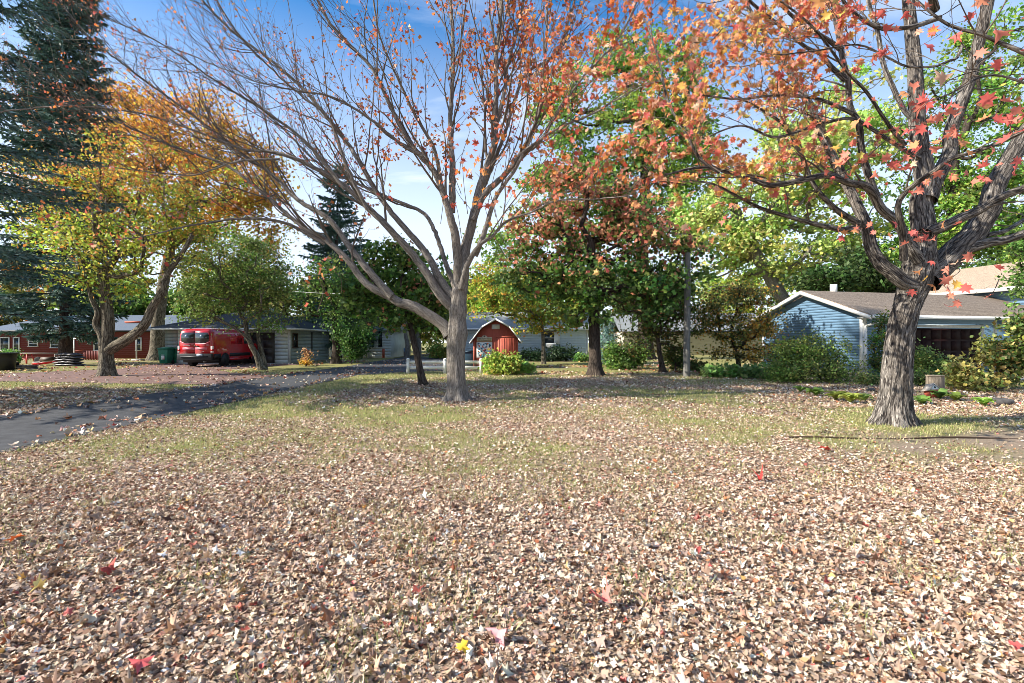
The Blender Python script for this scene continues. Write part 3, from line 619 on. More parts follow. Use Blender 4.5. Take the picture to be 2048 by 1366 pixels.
B = [
 ([(1835, 575), (1808, 562), (1780, 545), (1763, 527), (1745, 496), (1729, 455), (1711, 409), (1693, 372), (1661, 307), (1636, 246), (1624, 213), (1590, 165), (1545, 95), (1500, 20), (1460, -60)], 9.0, 10.6, 38, 6),
 ([(1716, 447), (1676, 424), (1650, 396), (1628, 366), (1610, 320), (1570, 260), (1530, 225), (1470, 190)], 9.1, 8.2, 15, 4),
 ([(1716, 458), (1683, 459), (1650, 453), (1620, 447), (1579, 434), (1517, 414), (1476, 393), (1430, 372), (1380, 360)], 9.1, 7.4, 15, 3),
 ([(1845, 540), (1842, 500), (1846, 455), (1848, 404), (1848, 365), (1841, 301), (1836, 246), (1829, 143), (1820, 61), (1812, -40), (1805, -150)], 9.1, 9.6, 62, 20),
 ([(1838, 520), (1815, 485), (1793, 447), (1765, 419), (1747, 385), (1727, 374), (1701, 366), (1650, 355), (1603, 357), (1546, 369), (1500, 358), (1456, 342), (1400, 336), (1330, 350)], 8.9, 6.6, 26, 4),
 ([(1752, 395), (1742, 370), (1729, 327), (1722, 288), (1717, 250), (1706, 213), (1693, 164), (1685, 107), (1669, 33), (1660, -60)], 8.8, 8.6, 19, 9),
 ([(1691, 160), (1665, 130), (1640, 103), (1615, 90), (1554, 45), (1500, 0), (1450, -60)], 8.7, 7.4, 12, 5),
 ([(1684, 100), (1648, 74), (1603, 49), (1546, -5), (1500, -50)], 8.7, 7.8, 11, 5),
 ([(1704, 226), (1669, 211), (1636, 197), (1600, 195), (1540, 190), (1470, 200), (1400, 190)], 8.7, 7.2, 10, 3),
 ([(1832, 240), (1812, 221), (1783, 172), (1767, 123), (1755, 60), (1735, 0), (1720, -80)], 9.3, 9.6, 14, 7),
 ([(1838, 315), (1808, 303), (1763, 270), (1726, 246), (1690, 235), (1640, 250), (1560, 270), (1480, 250), (1400, 280)], 8.9, 7.0, 12, 3),
 ([(1808, 520), (1801, 460), (1796, 417), (1809, 386), (1835, 360), (1870, 342), (1901, 319), (1957, 301), (2022, 273), (2090, 240)], 8.7, 6.2, 16, 9),
 ([(1855, 400), (1872, 360), (1888, 330), (1900, 300), (1908, 262), (1935, 164), (1956, 82), (1975, 0), (1990, -90)], 9.1, 9.8, 38, 24),
 ([(1848, 560), (1880, 530), (1919, 498), (1945, 470), (1962, 445), (1975, 417), (1992, 370), (2022, 314), (2060, 265), (2110, 190), (2160, 60)], 9.1, 9.8, 68, 34),
 ([(1925, 498), (1960, 489), (1985, 484), (2009, 477), (2060, 462), (2130, 448), (2250, 420)], 9.1, 8.2, 32, 15),
 ([(1972, 470), (2009, 455), (2060, 432), (2150, 400)], 9.3, 11, 13, 8),
 ([(1848, 470), (1862, 463), (1894, 452), (1925, 437), (1957, 419), (2009, 391), (2060, 366), (2150, 320), (2250, 260)], 8.9, 7.4, 32, 15),
 ([(2060, 110), (2017, 94), (1980, 80), (1939, 74), (1894, 49), (1849, 8), (1800, -30)], 5.2, 5.4, 13, 5),
 ([(1925, 90), (1915, 111), (1895, 122), (1874, 127), (1820, 123), (1771, 115), (1711, 95), (1640, 100), (1560, 110)], 6.2, 5.6, 8, 3),
 ([(1880, 35), (1830, 48), (1771, 57), (1738, 45), (1700, 15), (1681, -10)], 7.6, 7.2, 12, 7),
 ([(1440, 345), (1400, 320), (1370, 270), (1340, 200), (1320, 120), (1290, 40)], 7.0, 7.6, 7, 3),
 ([(1870, 20), (1850, -40), (1820, -100)], 9, 8, 18, 14),
 ([(1810, 290), (1770, 240), (1740, 180), (1700, 140), (1640, 60), (1560, 0)], 8.6, 6.4, 10, 4),
 ([(2110, 190), (2000, 150), (1900, 190), (1830, 210)], 4.6, 4.3, 7, 3),
]
subs = []; twB = Tubes(); near = []
okB = lambda p: p[2] > 2.0 and p[1] > 3.2
for q, (pts_, d0, d1, w0, w1) in enumerate(B):
    cp = limb_pts(pts_, d0, d1); n = len(cp); t = np.linspace(0, 1, n)
    rr = np.array([pxr(w0, d0)*(1-t_)+pxr(w1, d1)*t_ for t_ in t])*np.cos(np.arctan(np.abs(cp[:, 0])/cp[:, 1])); rr[0] *= 1.15
    wg = .02; cp[1:-1] += rng.normal(0, wg, cp[1:-1].shape)
    p_, r_ = smooth_path(cp, rr, .05 if w0 > 25 else .09); thick = w0 > 25
    Tubes().add(p_, r_, 44 if thick else 12, (lambda bk, an, ln: furrow(bk, an, ln, .9)+(fbm(bk*5)-.5)*.12) if thick else (lambda bk, an, ln: (fbm(bk*8)-.5)*.3), seed=q).build('limb', M['barkB'], treeB)
    L_ = np.linalg.norm(np.diff(p_, axis=0), axis=1).sum()
    if w0 < 60: subs += ramify(p_, np.minimum(r_, .05), rng, int(L_*(2.0 if w1 < 9 else 1.0)), .8, 2.0, (.45, 1.15), .25, .02, .38, 8, .17, .006, okB)
tw = []
for pp, rr in subs:
    twB.add(pp, rr, 5); tw += ramify(pp, rr, rng, 5, .35, .9, (.4, 1.0), .15, .02, .5, 5, .2, .004, okB)
tw2 = []
for pp, rr in tw:
    twB.add(pp, np.maximum(rr, .002), 3); tw2 += ramify(pp, rr, rng, 2, .12, .35, (.4, 1.), .3, .0, .6, 3, .2, .0025)
for pp, rr in tw2: twB.add(pp, np.maximum(rr, .0015), 3)
tag(twB.build('twigs', M['twig'], treeB), kind='stuff')
def keepB(p):
    px, py = px_of(p)
    k = .05+.9*np.exp(-(np.maximum(px-1560, 0)/120)**2)*np.exp(-(np.maximum(py-330, 0)/130)**2)
    k += .5*np.exp(-((px-1690)/130)**2-((py-330)/70)**2)+.6*np.exp(-((px-1880)/200)**2-((py-300)/55)**2)+.3*np.exp(-((px-1800)/250)**2-((py-40)/60)**2)
    n = vnoise(p*1.6+5); return k*np.where(n > .48, 1.3, .35)
pb = leaves_on(tw+tw2, rng, 4.6, keepB)
# sprays of leaves on the branches nearest the camera
spr = [(1720, 20, 4.0), (1890, 170, 3.6), (1930, 140, 3.4), (1965, 150, 3.6), (1850, 240, 4.4), (1900, 255, 4.6), (1950, 250, 4.4), (1990, 240, 4.4), (1830, 320, 5.4), (1780, 330, 5.6), (1830, 470, 6.6), (1840, 465, 6.6), (1750, 445, 7), (1960, 300, 5), (2030, 340, 5), (1860, 200, 3.8), (1700, 320, 6), (2040, 100, 3.0), (2020, 250, 4.4), (1900, 545, 5.6), (1885, 570, 5.6), (1945, 590, 5.8), (1925, 535, 5.6), (1350, 470, 6.6), (1200, 520, 7.4), (1290, 400, 6.6), (1420, 470, 7), (1380, 90, 5.4), (1840, 20, 5.2), (1900, 20, 5.4), (1795, 250, 4.6), (2010, 60, 4.0), (1960, 345, 6.2), (1870, 360, 6.0), (1700, 445, 7)]
ex = []
for (a, b, d) in spr:
    c = P(a, b, d); n = rng.randint(4, 9) if d > 4.2 else rng.randint(2, 5); ex.append(c+rng.normal(0, [.16, .25, .07], (n, 3)))
    e0 = c+np.array([rng.uniform(.3, .8), rng.uniform(.1, .8), rng.uniform(.1, .5)]); pp, rr = smooth_path([e0, (e0+c)/2+rng.normal(0, .08, 3), c, c+rng.normal(0, .1, 3)], [.006, .004, .003, .001], .08); near.append((pp, rr))
tn = Tubes()
for pp, rr in near: tn.add(pp, rr, 5)
tag(tn.build('twigs', M['barkB'], treeB), kind='stuff')
ex = np.concatenate(ex); pb = np.concatenate([pb, ex])
px_, py_ = px_of(pb); sz = rng.uniform(.05, .095, len(pb)); sz[-len(ex):] = rng.uniform(.07, .105, len(ex))
REDP = [(.70, .23, .16), (.68, .31, .14), (.62, .13, .11), (.70, .46, .32), (.68, .40, .09), (.54, .48, .11)]
wr = np.clip((px_-1550)/250, 0, 1)
c1 = palette(REDP, [4.5, 5, 1.4, 3.4, 3.8, 2.6], len(pb), rng, .18); c2 = palette(REDP, [8, 2, 5, 1.2, .3, .1], len(pb), rng, .15); s_ = rng.rand(len(pb)) < wr; cb = np.where(s_[:, None], c2, c1)
k = leaf_parts(treeB, pb, sz, cb, rng, T_TREE, M['leaf'], 300, REDP)
tag(scatter('leaves', T_TREE, pb[k], hang_mats(k.sum(), rng, .9), sz[k], cb[k], M['leaf'], treeB, rng), kind='stuff')

# ------------------------------------------------------------------ other trees and shrubs
def tree(name, label, trunk, d, blobs, ntar, nleaf, lsize, pal, w, rad, seed, cat='tree', group=None, bark='barkD', fork=.35, cl=.5, jit=.25, side=7, twl=1, posf=None, tm=None, shell=.45, flat=.55):
    """trunk: [(px, py, dd)] from the ground up; blobs: [(px, py, rx px, rz px, dd[, weight])] crown masses"""
    ntar = int(ntar*1.45); cl *= .68
    rng = np.random.RandomState(seed); root = thing(name, label, cat, (0, 0, 0), 0, group)
    T = np.array([P(a, b, d+(c[0] if c else 0)) for a, b, *c in trunk]); base = T[0].copy(); base[2] = 0; T[0][2] = -.03
    root.location = [float(v) for v in base]; T = T-base
    n = len(T); rr = rad*np.linspace(1, fork+.1, n); rr[0] *= 1.25
    p_, r_ = smooth_path(T, rr, max(.12, rad*.5)); tb = Tubes()
    disp = lambda bk, an, ln: np.exp(-ln/(rad*.9))*(.3+.25*np.cos(an*4+seed))+(1-np.abs(fbm(bk*np.array([7, 7, 4.]))-.5)*4)*.06
    tb.add(p_, r_, 28 if rad > .25 else 12, disp, seed=seed); tb.build('trunk', M[bark], root)
    wt = np.array([(b[5] if len(b) > 5 else 1)*b[2]*b[3] for b in blobs], float); wt /= wt.sum(); pick = rng.choice(len(blobs), ntar, p=wt); tg = []
    for q in pick:
        b = blobs[q]; dd = d+b[4]; c = P(b[0], b[1], dd)-base; rx = b[2]/F*dd; rz = b[3]/F*dd; v = rng.normal(0, 1, 3); v /= np.linalg.norm(v); v *= rng.uniform(shell, 1)**.6
        tg.append(c+v*[rx, (rx+rz)/2*.9, rz])
    tg = np.array(tg); tg[:, 2] = np.maximum(tg[:, 2], .25); o_ = np.argsort(np.linalg.norm(tg-T[-1], axis=1)); tg = tg[o_]
    st = int(len(p_)*(.55 if len(p_) > 3 else 0)); nodes = [q for q in p_[st:]]; par = [-1]*len(nodes); w0 = [0.]*len(nodes)
    for t in tg:
        na = np.array(nodes); dv = t-na; dist = np.linalg.norm(dv, axis=1); cost = dist+.25*np.array(w0)+np.where(dv[:, 2] < -.3*dist, dist*.6, 0)
        i = int(np.argmin(cost)); s = nodes[i]; m_ = int(max(2, min(5, dist[i]/.6))); prev = i; L0 = dist[i]
        for q in range(1, m_+1):
            f = q/m_; pt = s+(t-s)*f+np.array([0, 0, -.10*L0*math.sin(f*math.pi)])+rng.normal(0, .035*L0, 3)*(q < m_); nodes.append(pt); par.append(prev); w0.append(w0[i]+L0*f); prev = len(nodes)-1
    cnt = np.ones(len(nodes))
    for i in range(len(nodes)-1, -1, -1):
        if par[i] >= 0: cnt[par[i]] += cnt[i]
    rtip = rad*.035+.004; rn = np.minimum(rtip*cnt**.5, rad*fork*1.1); tb = Tubes(); kids = {}
    for i, p0 in enumerate(par):
        if p0 >= 0: kids.setdefault(p0, []).append(i)
    done = set()
    for i, p0 in enumerate(par):
        if p0 < 0 or i in done: continue
        ch = [p0, i]; done.add(i)
        while ch[-1] in kids:
            nx_ = max([c for c in kids[ch[-1]] if c not in done] or [-1], key=lambda c: cnt[c] if c >= 0 else -1)
            if nx_ < 0: break
            ch.append(nx_); done.add(nx_)
        pp = np.array([nodes[c] for c in ch]); r0 = np.array([rn[c] for c in ch]); r0[0] = r0[1]
        if len(pp) > 2: pp, r0 = smooth_path(pp, r0, .5)
        tb.add(pp, r0, side)
    tb.build('branches', M[bark], root)
    per = rng.multinomial(nleaf, np.full(ntar, 1/ntar)); per = np.round(per*rng.uniform(.3, 1.7, ntar)).astype(int)
    cen = np.repeat(tg, per, 0); cs = np.repeat(rng.uniform(.6, 1.35, ntar), per)*cl; pos = cen+rng.normal(0, 1, cen.shape)*cs[:, None]*[1, 1, flat]; pos[:, 2] = np.maximum(pos[:, 2], .08)
    ncl = len(pos); cols = palette(pal, w, ncl, rng, jit)*np.repeat(np.exp(rng.normal(0, .13, (ntar, 3))*[1, .6, .6]), per, 0)
    if posf: cols = posf(pos+base, cols, rng)
    if twl:
        tt = Tubes()
        for t in tg[::1]:
            for _ in range(3):
                d_ = rng.normal(0, 1, 3)*[1, 1, .6]; pp, r0 = shoot(t, d_, cl*rng.uniform(1, 1.9), max(.004, rtip*.7), rng, 4, .05, .2); tt.add(pp, np.maximum(r0, .003), 3)
        tag(tt.build('twigs', M[bark], root), kind='stuff')
    tag(scatter('foliage', tm or T_Q, pos, hang_mats(ncl, rng, 1.0), lsize*rng.uniform(.65, 1.3, ncl), np.clip(cols, .004, .9), M['leaf'], root, rng), kind='stuff')
    return root

GRN = [(.14, .25, .05), (.09, .17, .04), (.22, .33, .07), (.07, .12, .035)]
YG = [(.42, .50, .07), (.28, .40, .06), (.54, .54, .09), (.17, .27, .05)]
YO = [(.72, .40, .06), (.70, .28, .05), (.72, .52, .10), (.48, .20, .05)]
OLV = [(.20, .22, .06), (.12, .15, .04), (.30, .28, .08), (.08, .09, .03)]
RDO = [(.60, .24, .14), (.54, .16, .11), (.62, .34, .17), (.38, .20, .10)]
def blend(cols, other, wother, f, rng, jit=.22):
    alt = palette(other, wother, len(cols), rng, jit); s = rng.rand(len(cols)) < f; return np.where(s[:, None], alt, cols)

# big old tree behind, golden crown
def fD(p, c, rng):
    px, py = px_of(p); return blend(c, YG, [3, 2, 3, 1], np.clip((py-400)/200, 0, .6), rng)
tree('maple_tree', 'massive old tree with golden orange crown behind the green carts', [(316, 716), (315, 690), (316, 650), (322, 600), (332, 540), (345, 480)], 40,
     [(380, 270, 120, 90, 0), (270, 260, 110, 90, 2), (200, 300, 100, 100, 3), (470, 350, 90, 90, 0), (330, 400, 150, 90, -2, .7), (250, 180, 50, 30, 0, .5), (490, 460, 80, 90, 1, .6), (120, 230, 80, 50, 4, .7), (120, 360, 80, 60, 4, .7), (540, 380, 40, 60, 0, .4)],
     260, 40000, .26, YO, [4, 3, 3, 2], .52, 301, bark='barkC', fork=.5, cl=1.0, side=8, posf=fD)
# forked yellow green maple in the left strip
def fC(p, c, rng):
    px, py = px_of(p); return blend(c, YO, [3, 2, 3, 3], np.clip((480-py)/220, .14, .62), rng)
cC = tree('maple_tree', 'forked maple with ridged tan bark and lime foliage between road and brick drive', [(214, 752), (213, 720), (212, 690), (216, 655), (214, 620), (209, 585), (205, 540)], 21.7,
     [(180, 520, 90, 60, -.5), (280, 430, 110, 70, 0), (200, 400, 90, 80, 1), (330, 520, 70, 60, 0, .7), (110, 440, 80, 60, 1, .8), (380, 440, 80, 70, 1), (250, 330, 120, 60, 0, .7), (430, 380, 80, 60, 1, .5), (60, 370, 60, 70, 2, .5), (240, 580, 70, 25, 0, .25)],
     170, 15500, .15, YG, [4, 3, 3, 2.5], .27, 302, bark='barkC', fork=.6, cl=.55, posf=fC)
def extra_limb(root, pts, d0, d1, w0, w1, bark):
    cp = limb_pts(pts, d0, d1)-np.array(root.location); r = np.linspace(pxr(w0, d0), pxr(w1, d1), len(cp)); p_, r_ = smooth_path(cp, r, .12)
    Tubes().add(p_, r_, 20, lambda bk, an, ln: (1-np.abs(fbm(bk*np.array([8, 8, 5.]))-.5)*4)*.07, seed=3).build('limb', M[bark], root)
extra_limb(cC, [(210, 704), (235, 690), (265, 672), (290, 648), (303, 618), (322, 586), (335, 548), (362, 510), (385, 470)], 21.7, 21.0, 22, 7, 'barkC')
extra_limb(cC, [(206, 690), (203, 670), (192, 648), (196, 625), (184, 597), (175, 560), (165, 520)], 21.6, 21.4, 15, 6, 'barkC')
# crab apple by the van
tree('crab_apple_tree', 'small spreading green tree with split leaning trunk beside the red van', [(524, 741), (514, 712), (502, 690), (494, 665), (490, 640)], 26.3,
     [(440, 590, 80, 50, 0), (520, 560, 70, 60, .5), (400, 560, 55, 55, 0), (480, 520, 85, 45, 0), (470, 490, 60, 25, 0), (555, 600, 45, 55, 0), (460, 640, 70, 20, -.5, .5), (365, 620, 30, 25, 0, .4), (530, 640, 40, 22, -.5, .4)],
     190, 17000, .135, [(.19, .28, .065), (.11, .17, .04), (.27, .34, .10), (.34, .33, .09)], [4, 4, 3, 1], .16, 303, bark='barkC', fork=.5, cl=.42)
e = bpy.context.scene.objects.get('crab_apple_tree')
extra_limb(e, [(532, 741), (526, 712), (519, 688), (516, 660), (520, 620), (528, 570)], 26.5, 26.5, 9, 4, 'barkC')
extra_limb(e, [(518, 728), (508, 700), (486, 668), (450, 645), (420, 625)], 26.2, 25.6, 8, 3, 'barkC')
# tree G + dark small maple H
tree('shade_tree', 'slim dark trunked green tree beyond the road before the grey garage wall', [(672, 727), (672, 700), (671, 665), (670, 630)], 34,
     [(680, 560, 60, 45, 0), (640, 600, 40, 40, 0), (720, 600, 55, 40, 0), (690, 640, 60, 25, 0), (655, 545, 30, 30, 0, .5)], 90, 6500, .19, GRN, [4, 4, 2, 3], .27, 304, fork=.6, cl=.6)
def fH(p, c, rng):
    px, py = px_of(p); return blend(c, RDO, [3, 1, 3, 1], np.where((px > 810) & (py < 610), .10, .02), rng)
tree('young_maple_tree', 'thin dark leaning tree with green crown standing before the white fence', [(847, 771), (840, 740), (832, 700), (824, 668), (819, 640), (812, 615)], 17.2,
     [(780, 560, 70, 55, .3), (740, 600, 50, 40, .5), (850, 590, 60, 45, 0), (780, 520, 60, 35, 0), (720, 570, 40, 45, 0), (800, 640, 70, 30, .2, .7), (870, 640, 40, 25, 0, .5), (850, 530, 40, 30, 0, .5)], 120, 5600, .135, GRN, [4, 4, 3, 3], .125, 305, fork=.55, cl=.36, posf=fH, tm=T_TLO)
# I: young tree before the light blue house
def fI(p, c, rng):
    px, py = px_of(p); return blend(c, YO, [3, 2, 3, 1], .22, rng)
tree('young_maple_tree', 'young yellow green tree with pale thin trunk before the light blue house window', [(1087, 726), (1087, 700), (1086, 675), (1084, 650)], 33,
     [(1070, 600, 60, 45, 0), (1130, 600, 50, 45, 0), (1020, 600, 50, 40, -1), (1090, 645, 55, 25, 0), (1000, 570, 45, 30, -2), (1100, 560, 60, 30, 0), (1035, 650, 25, 15, -1, .4), (960, 600, 30, 35, -1, .9), (975, 550, 35, 30, -1)], 150, 11000, .2, YG, [2, 4, 2, 4], .14, 306, bark='barkC', fork=.55, cl=.5, posf=fI)
# J: big maple mid right, red top
def fJ(p, c, rng):
    px, py = px_of(p); return blend(c, RDO, [4, 3, 3, 2], np.clip((560-py)/170, .04, .6), rng)
tree('maple_tree', 'stout dark trunked maple with rusty red and green crown standing before the light blue house', [(1191, 752), (1190, 720), (1189, 680), (1188, 640), (1186, 600), (1184, 540), (1182, 480)], 22,
     [(1090, 500, 75, 50, 0), (1190, 440, 80, 60, 1), (1290, 470, 90, 55, 0), (1190, 560, 110, 50, 0), (1050, 560, 50, 40, -.5), (1320, 570, 70, 45, 0), (1150, 620, 90, 30, 0, .4), (1260, 620, 80, 25, 0, .4), (1150, 370, 70, 40, 0, .6), (1280, 390, 60, 40, 0, .6), (1030, 450, 40, 30, .5, .5), (1380, 520, 40, 40, 0, .5), (1100, 420, 40, 30, -1, .5)],
     200, 11500, .165, GRN, [4, 4, 3, 3], .27, 307, fork=.55, cl=.48, posf=fJ, tm=T_TLO)
# K: dark tree
tree('shade_tree', 'dense dark green tree with lit red brown trunk between stout maple and utility pole', [(1326, 746), (1322, 722), (1318, 700), (1316, 670)], 24.2,
     [(1310, 600, 70, 50, 0), (1270, 640, 50, 40, .6), (1350, 640, 55, 40, 0), (1310, 560, 70, 40, 1), (1290, 690, 40, 22, 1, .5), (1355, 690, 30, 22, .8, .5)], 110, 7500, .15, [(.09, .12, .03), (.14, .14, .04), (.05, .08, .025), (.25, .13, .04)], [4, 2, 4, 1], .14, 308, fork=.55, cl=.42)
# tall green tree behind J
tree('tall_ash_tree', 'tall bright green tree rising far behind the rusty red maple', [(1290, 705), (1290, 600), (1285, 500), (1290, 380), (1290, 250)], 42,
     [(1300, 180, 90, 80, 0), (1230, 280, 80, 80, 0), (1350, 280, 70, 80, 0), (1190, 400, 70, 80, 0), (1290, 400, 100, 80, 0), (1380, 400, 50, 70, 0), (1130, 330, 60, 60, 0, .7), (1330, 90, 50, 40, 0, .7), (1120, 180, 50, 50, 0, .6), (1250, 500, 110, 50, 0, .6), (1030, 500, 60, 60, 0, .6), (1110, 250, 50, 60, 0, .6), (1080, 400, 60, 70, 0, .7), (1390, 180, 40, 80, 0, .6), (1400, 320, 40, 60, 0, .6), (1230, 110, 50, 50, 0, .5)],
     260, 38000, .32, [(.20, .36, .06), (.12, .22, .04), (.26, .40, .07), (.34, .44, .09)], [4, 3, 3, 2], .55, 309, fork=.5, cl=.85, side=6)
# M: amber shrubby tree, N: silver maples
def fM(p, c, rng):
    px, py = px_of(p); return blend(c, YO, [3, 2, 3, 2], np.where((px > 1490) & (py > 610), .55, .22), rng)
tree('amur_maple_tree', 'bushy olive and amber small tree with several dark stems left of the blue garage', [(1478, 744), (1476, 722), (1470, 700), (1464, 675)], 24.5,
     [(1450, 610, 60, 45, 0), (1520, 620, 45, 50, 0), (1480, 660, 70, 35, 0), (1410, 640, 35, 40, 0), (1540, 680, 40, 30, -.5), (1500, 590, 50, 25, 0), (1440, 690, 35, 30, 0, .5), (1520, 710, 45, 20, -.5, .6)], 120, 9000, .135, OLV, [4, 4, 2, 3], .11, 310, fork=.6, cl=.36, posf=fM)
tree('silver_maple_tree', 'huge pale lime tree with leaning grey limbs behind the blue garage', [(1610, 700), (1590, 640), (1560, 590), (1535, 545), (1500, 490), (1470, 420)], 38,
     [(1500, 400, 100, 80, 0), (1600, 330, 100, 80, 0), (1680, 420, 90, 80, 0), (1420, 480, 70, 60, 0), (1560, 500, 120, 60, 0), (1700, 300, 90, 70, 1), (1660, 530, 90, 50, 2), (1440, 570, 60, 40, 2), (1570, 250, 70, 50, 0, .7), (1730, 200, 70, 60, 2, .6), (1400, 420, 50, 50, 0, .6)],
     260, 30000, .33, [(.56, .62, .18), (.46, .57, .13), (.26, .40, .08), (.64, .66, .28)], [4, 4, 3, 2], .55, 311, bark='barkA', fork=.6, cl=.8, side=8)
tree('shade_tree', 'bright green leafy tree above the garage roof seen behind the furrowed maple', [(1900, 700), (1895, 600), (1900, 500), (1905, 400), (1910, 300)], 34,
     [(1950, 430, 110, 90, 0), (1860, 380, 90, 90, 2), (1990, 300, 90, 90, 0), (1900, 480, 100, 50, 0), (2040, 200, 70, 80, -1), (1900, 200, 90, 80, 2, .7), (2060, 480, 60, 80, -2), (1780, 480, 70, 60, 3, .7), (2040, 60, 60, 60, 0, .6), (1960, 100, 60, 50, 2, .5), (1800, 300, 60, 60, 4, .5)],
     230, 25000, .27, [(.18, .34, .055), (.11, .21, .04), (.28, .42, .07), (.40, .48, .10)], [4, 3, 3, 2], .4, 312, fork=.5, cl=.75, side=6)
tree('shade_tree', 'dark leafy tree low behind the blue garage roof ridge', [(1700, 700), (1700, 620), (1705, 570)], 33, [(1700, 560, 60, 25, 0), (1650, 560, 60, 25, 0), (1770, 560, 50, 25, 0), (1720, 520, 50, 25, 0, .6)], 90, 8000, .26, [(.06, .11, .03), (.04, .07, .02), (.10, .17, .04)], [4, 3, 1], .2, 313, cl=.6)
tree('birch_tree', 'green leafed tree at the right edge hanging over the upper tan roof', [(2090, 720), (2080, 640), (2070, 560)], 21, [(2060, 600, 25, 60, 0), (2070, 500, 40, 60, 0), (2045, 560, 20, 30, 0, .5)], 40, 2600, .15, GRN, [4, 3, 3, 2], .15, 314, cl=.35)

# shrubs
def shrub(name, label, base, d, blobs, ntar, nleaf, ls, pal, w, seed, cl=.28, tm=None, posf=None, cat='shrub', group=None, shell=.35):
    return tree(name, label, [(base[0], base[1]), (base[0]+1, base[1]-(base[1]-683)*.15-3)], d, blobs, ntar, nleaf, ls, pal, w, .035, seed, cat, group, 'barkD', .8, cl, .25, 5, 1, posf, tm, shell, .8)
shrub('lilac_bush', 'big round green bush in front of the blue gable wall', (1640, 765), 18.3, [(1595, 712, 48, 34, 0), (1650, 705, 50, 34, .3), (1625, 742, 75, 24, -.4), (1685, 740, 38, 28, 0), (1560, 745, 30, 22, 0, .8), (1610, 680, 20, 16, .2, .5)], 110, 11000, .085, [(.16, .24, .05), (.10, .17, .035), (.26, .34, .08), (.34, .36, .12)], [4, 4, 3, 1.3], 401)
shrub('climbing_shrub', 'tall narrow green shrub growing up the corner post of the blue garage', (1762, 752), 19.6, [(1766, 650, 13, 22, 0), (1760, 690, 16, 25, 0), (1758, 725, 18, 22, 0)], 40, 2600, .085, [(.10, .2, .035), (.06, .12, .03), (.3, .28, .06), (.28, .14, .05)], [4, 3, 1.5, .7], 402, .2)
shrub('rounded_shrub', 'rounded green shrub before the dark garage door right of the furrowed trunk', (1850, 752), 18.6, [(1845, 722, 30, 26, 0), (1870, 738, 22, 18, 0), (1835, 700, 14, 14, 0)], 45, 3200, .085, [(.15, .25, .06), (.1, .17, .04), (.26, .34, .1)], [4, 3, 2], 403, .22)
def fY(p, c, rng):
    px, py = px_of(p); return blend(c, [(.12, .2, .04), (.09, .13, .04), (.3, .16, .04)], [3, 3, 1], np.clip((px-1950)/90, .05, .75)*np.clip((790-py)/60, .3, 1), rng)
shrub('spreading_shrub', 'wide straggling yellow leaved shrub at the right edge before the garage', (1990, 785), 15.2, [(1935, 735, 40, 22, 0), (1995, 700, 35, 28, .3), (2030, 720, 30, 40, 0), (1960, 760, 50, 14, -.3, .8), (2035, 640, 20, 20, 0), (1915, 755, 25, 12, 0), (2070, 690, 35, 50, 0)], 90, 4300, .105, [(.48, .42, .12), (.36, .30, .08), (.55, .48, .2), (.20, .22, .06)], [4, 3, 2, 2], 404, .26, posf=fY, tm=T_TLO)
shrub('hydrangea_bush', 'sunlit yellow green bush hiding the lower right of the red barn shed', (990, 747), 22.6, [(990, 726, 14, 12, 0), (1020, 724, 16, 13, 0), (1005, 737, 24, 7, -.2), (1000, 710, 12, 6, .1, .5)], 50, 3000, .12, [(.36, .46, .08), (.52, .52, .12), (.24, .36, .06), (.55, .34, .10)], [4, 3, 3, 1], 405, .22, tm=T_TLO)
shrub('hosta_clump', 'low leafy green clump at the foot of the sunlit bush beside the barn', (1045, 748), 23, [(1045, 738, 28, 7, 0)], 26, 900, .17, [(.2, .34, .07), (.34, .46, .12)], [3, 2], 406, .15, tm=T_TLO)
shrub('yew_bush', 'dark low bush under the window of the light blue house', (1068, 722), 38, [(1060, 712, 26, 11, 0), (1125, 708, 30, 15, 0), (1090, 716, 40, 8, 0)], 60, 4000, .16, [(.02, .045, .02), (.035, .07, .025)], [3, 2], 407, .35)
shrub('low_bush', 'small bright green bush against the light blue house right end', (1165, 722), 37, [(1165, 716, 20, 8, 0)], 20, 900, .16, [(.12, .24, .05), (.2, .32, .07)], [3, 2], 408, .25)
shrub('blue_spruce_bush', 'pale blue green young spruce behind the stout maple trunk', (1215, 738), 30, [(1214, 690, 14, 32, 0), (1215, 655, 9, 20, 0), (1216, 715, 20, 16, 0)], 60, 3400, .13, [(.26, .38, .36), (.18, .28, .26), (.12, .2, .17)], [3, 3, 2], 409, .25)
shrub('lilac_bush', 'green bush between the blue spruce and the dark tree', (1240, 740), 27, [(1235, 710, 26, 22, 0), (1270, 712, 24, 24, .4), (1240, 735, 30, 10, -.5, .7)], 60, 4200, .14, GRN, [4, 3, 3, 2], 410, .3)
shrub('dark_bush', 'dark green bush low at the foot of the utility pole', (1350, 742), 25, [(1352, 715, 26, 20, .3), (1390, 735, 25, 9, 0, .6)], 40, 2600, .13, [(.06, .11, .03), (.1, .16, .04), (.16, .15, .05)], [4, 3, 2], 411, .28)
shrub('daylily_bed', 'strappy green border plants left of the big round bush', (1450, 755), 21, [(1440, 747, 45, 8, 0), (1500, 750, 45, 8, -.6), (1560, 760, 40, 7, -1.5)], 60, 2600, .2, [(.10, .2, .05), (.18, .28, .08), (.28, .36, .14)], [3, 3, 1], 412, .2, cat='plants')
shrub('ground_ivy', 'leafy green groundcover below the rounded shrub by the stump', (1840, 770), 17.0, [(1840, 762, 50, 7, 0), (1930, 775, 60, 6, -1), (1740, 762, 30, 7, 0), (2000, 780, 50, 6, -1)], 60, 3800, .08, [(.12, .2, .05), (.25, .3, .09), (.36, .32, .12)], [3, 2, 1], 413, .22, cat='plants')
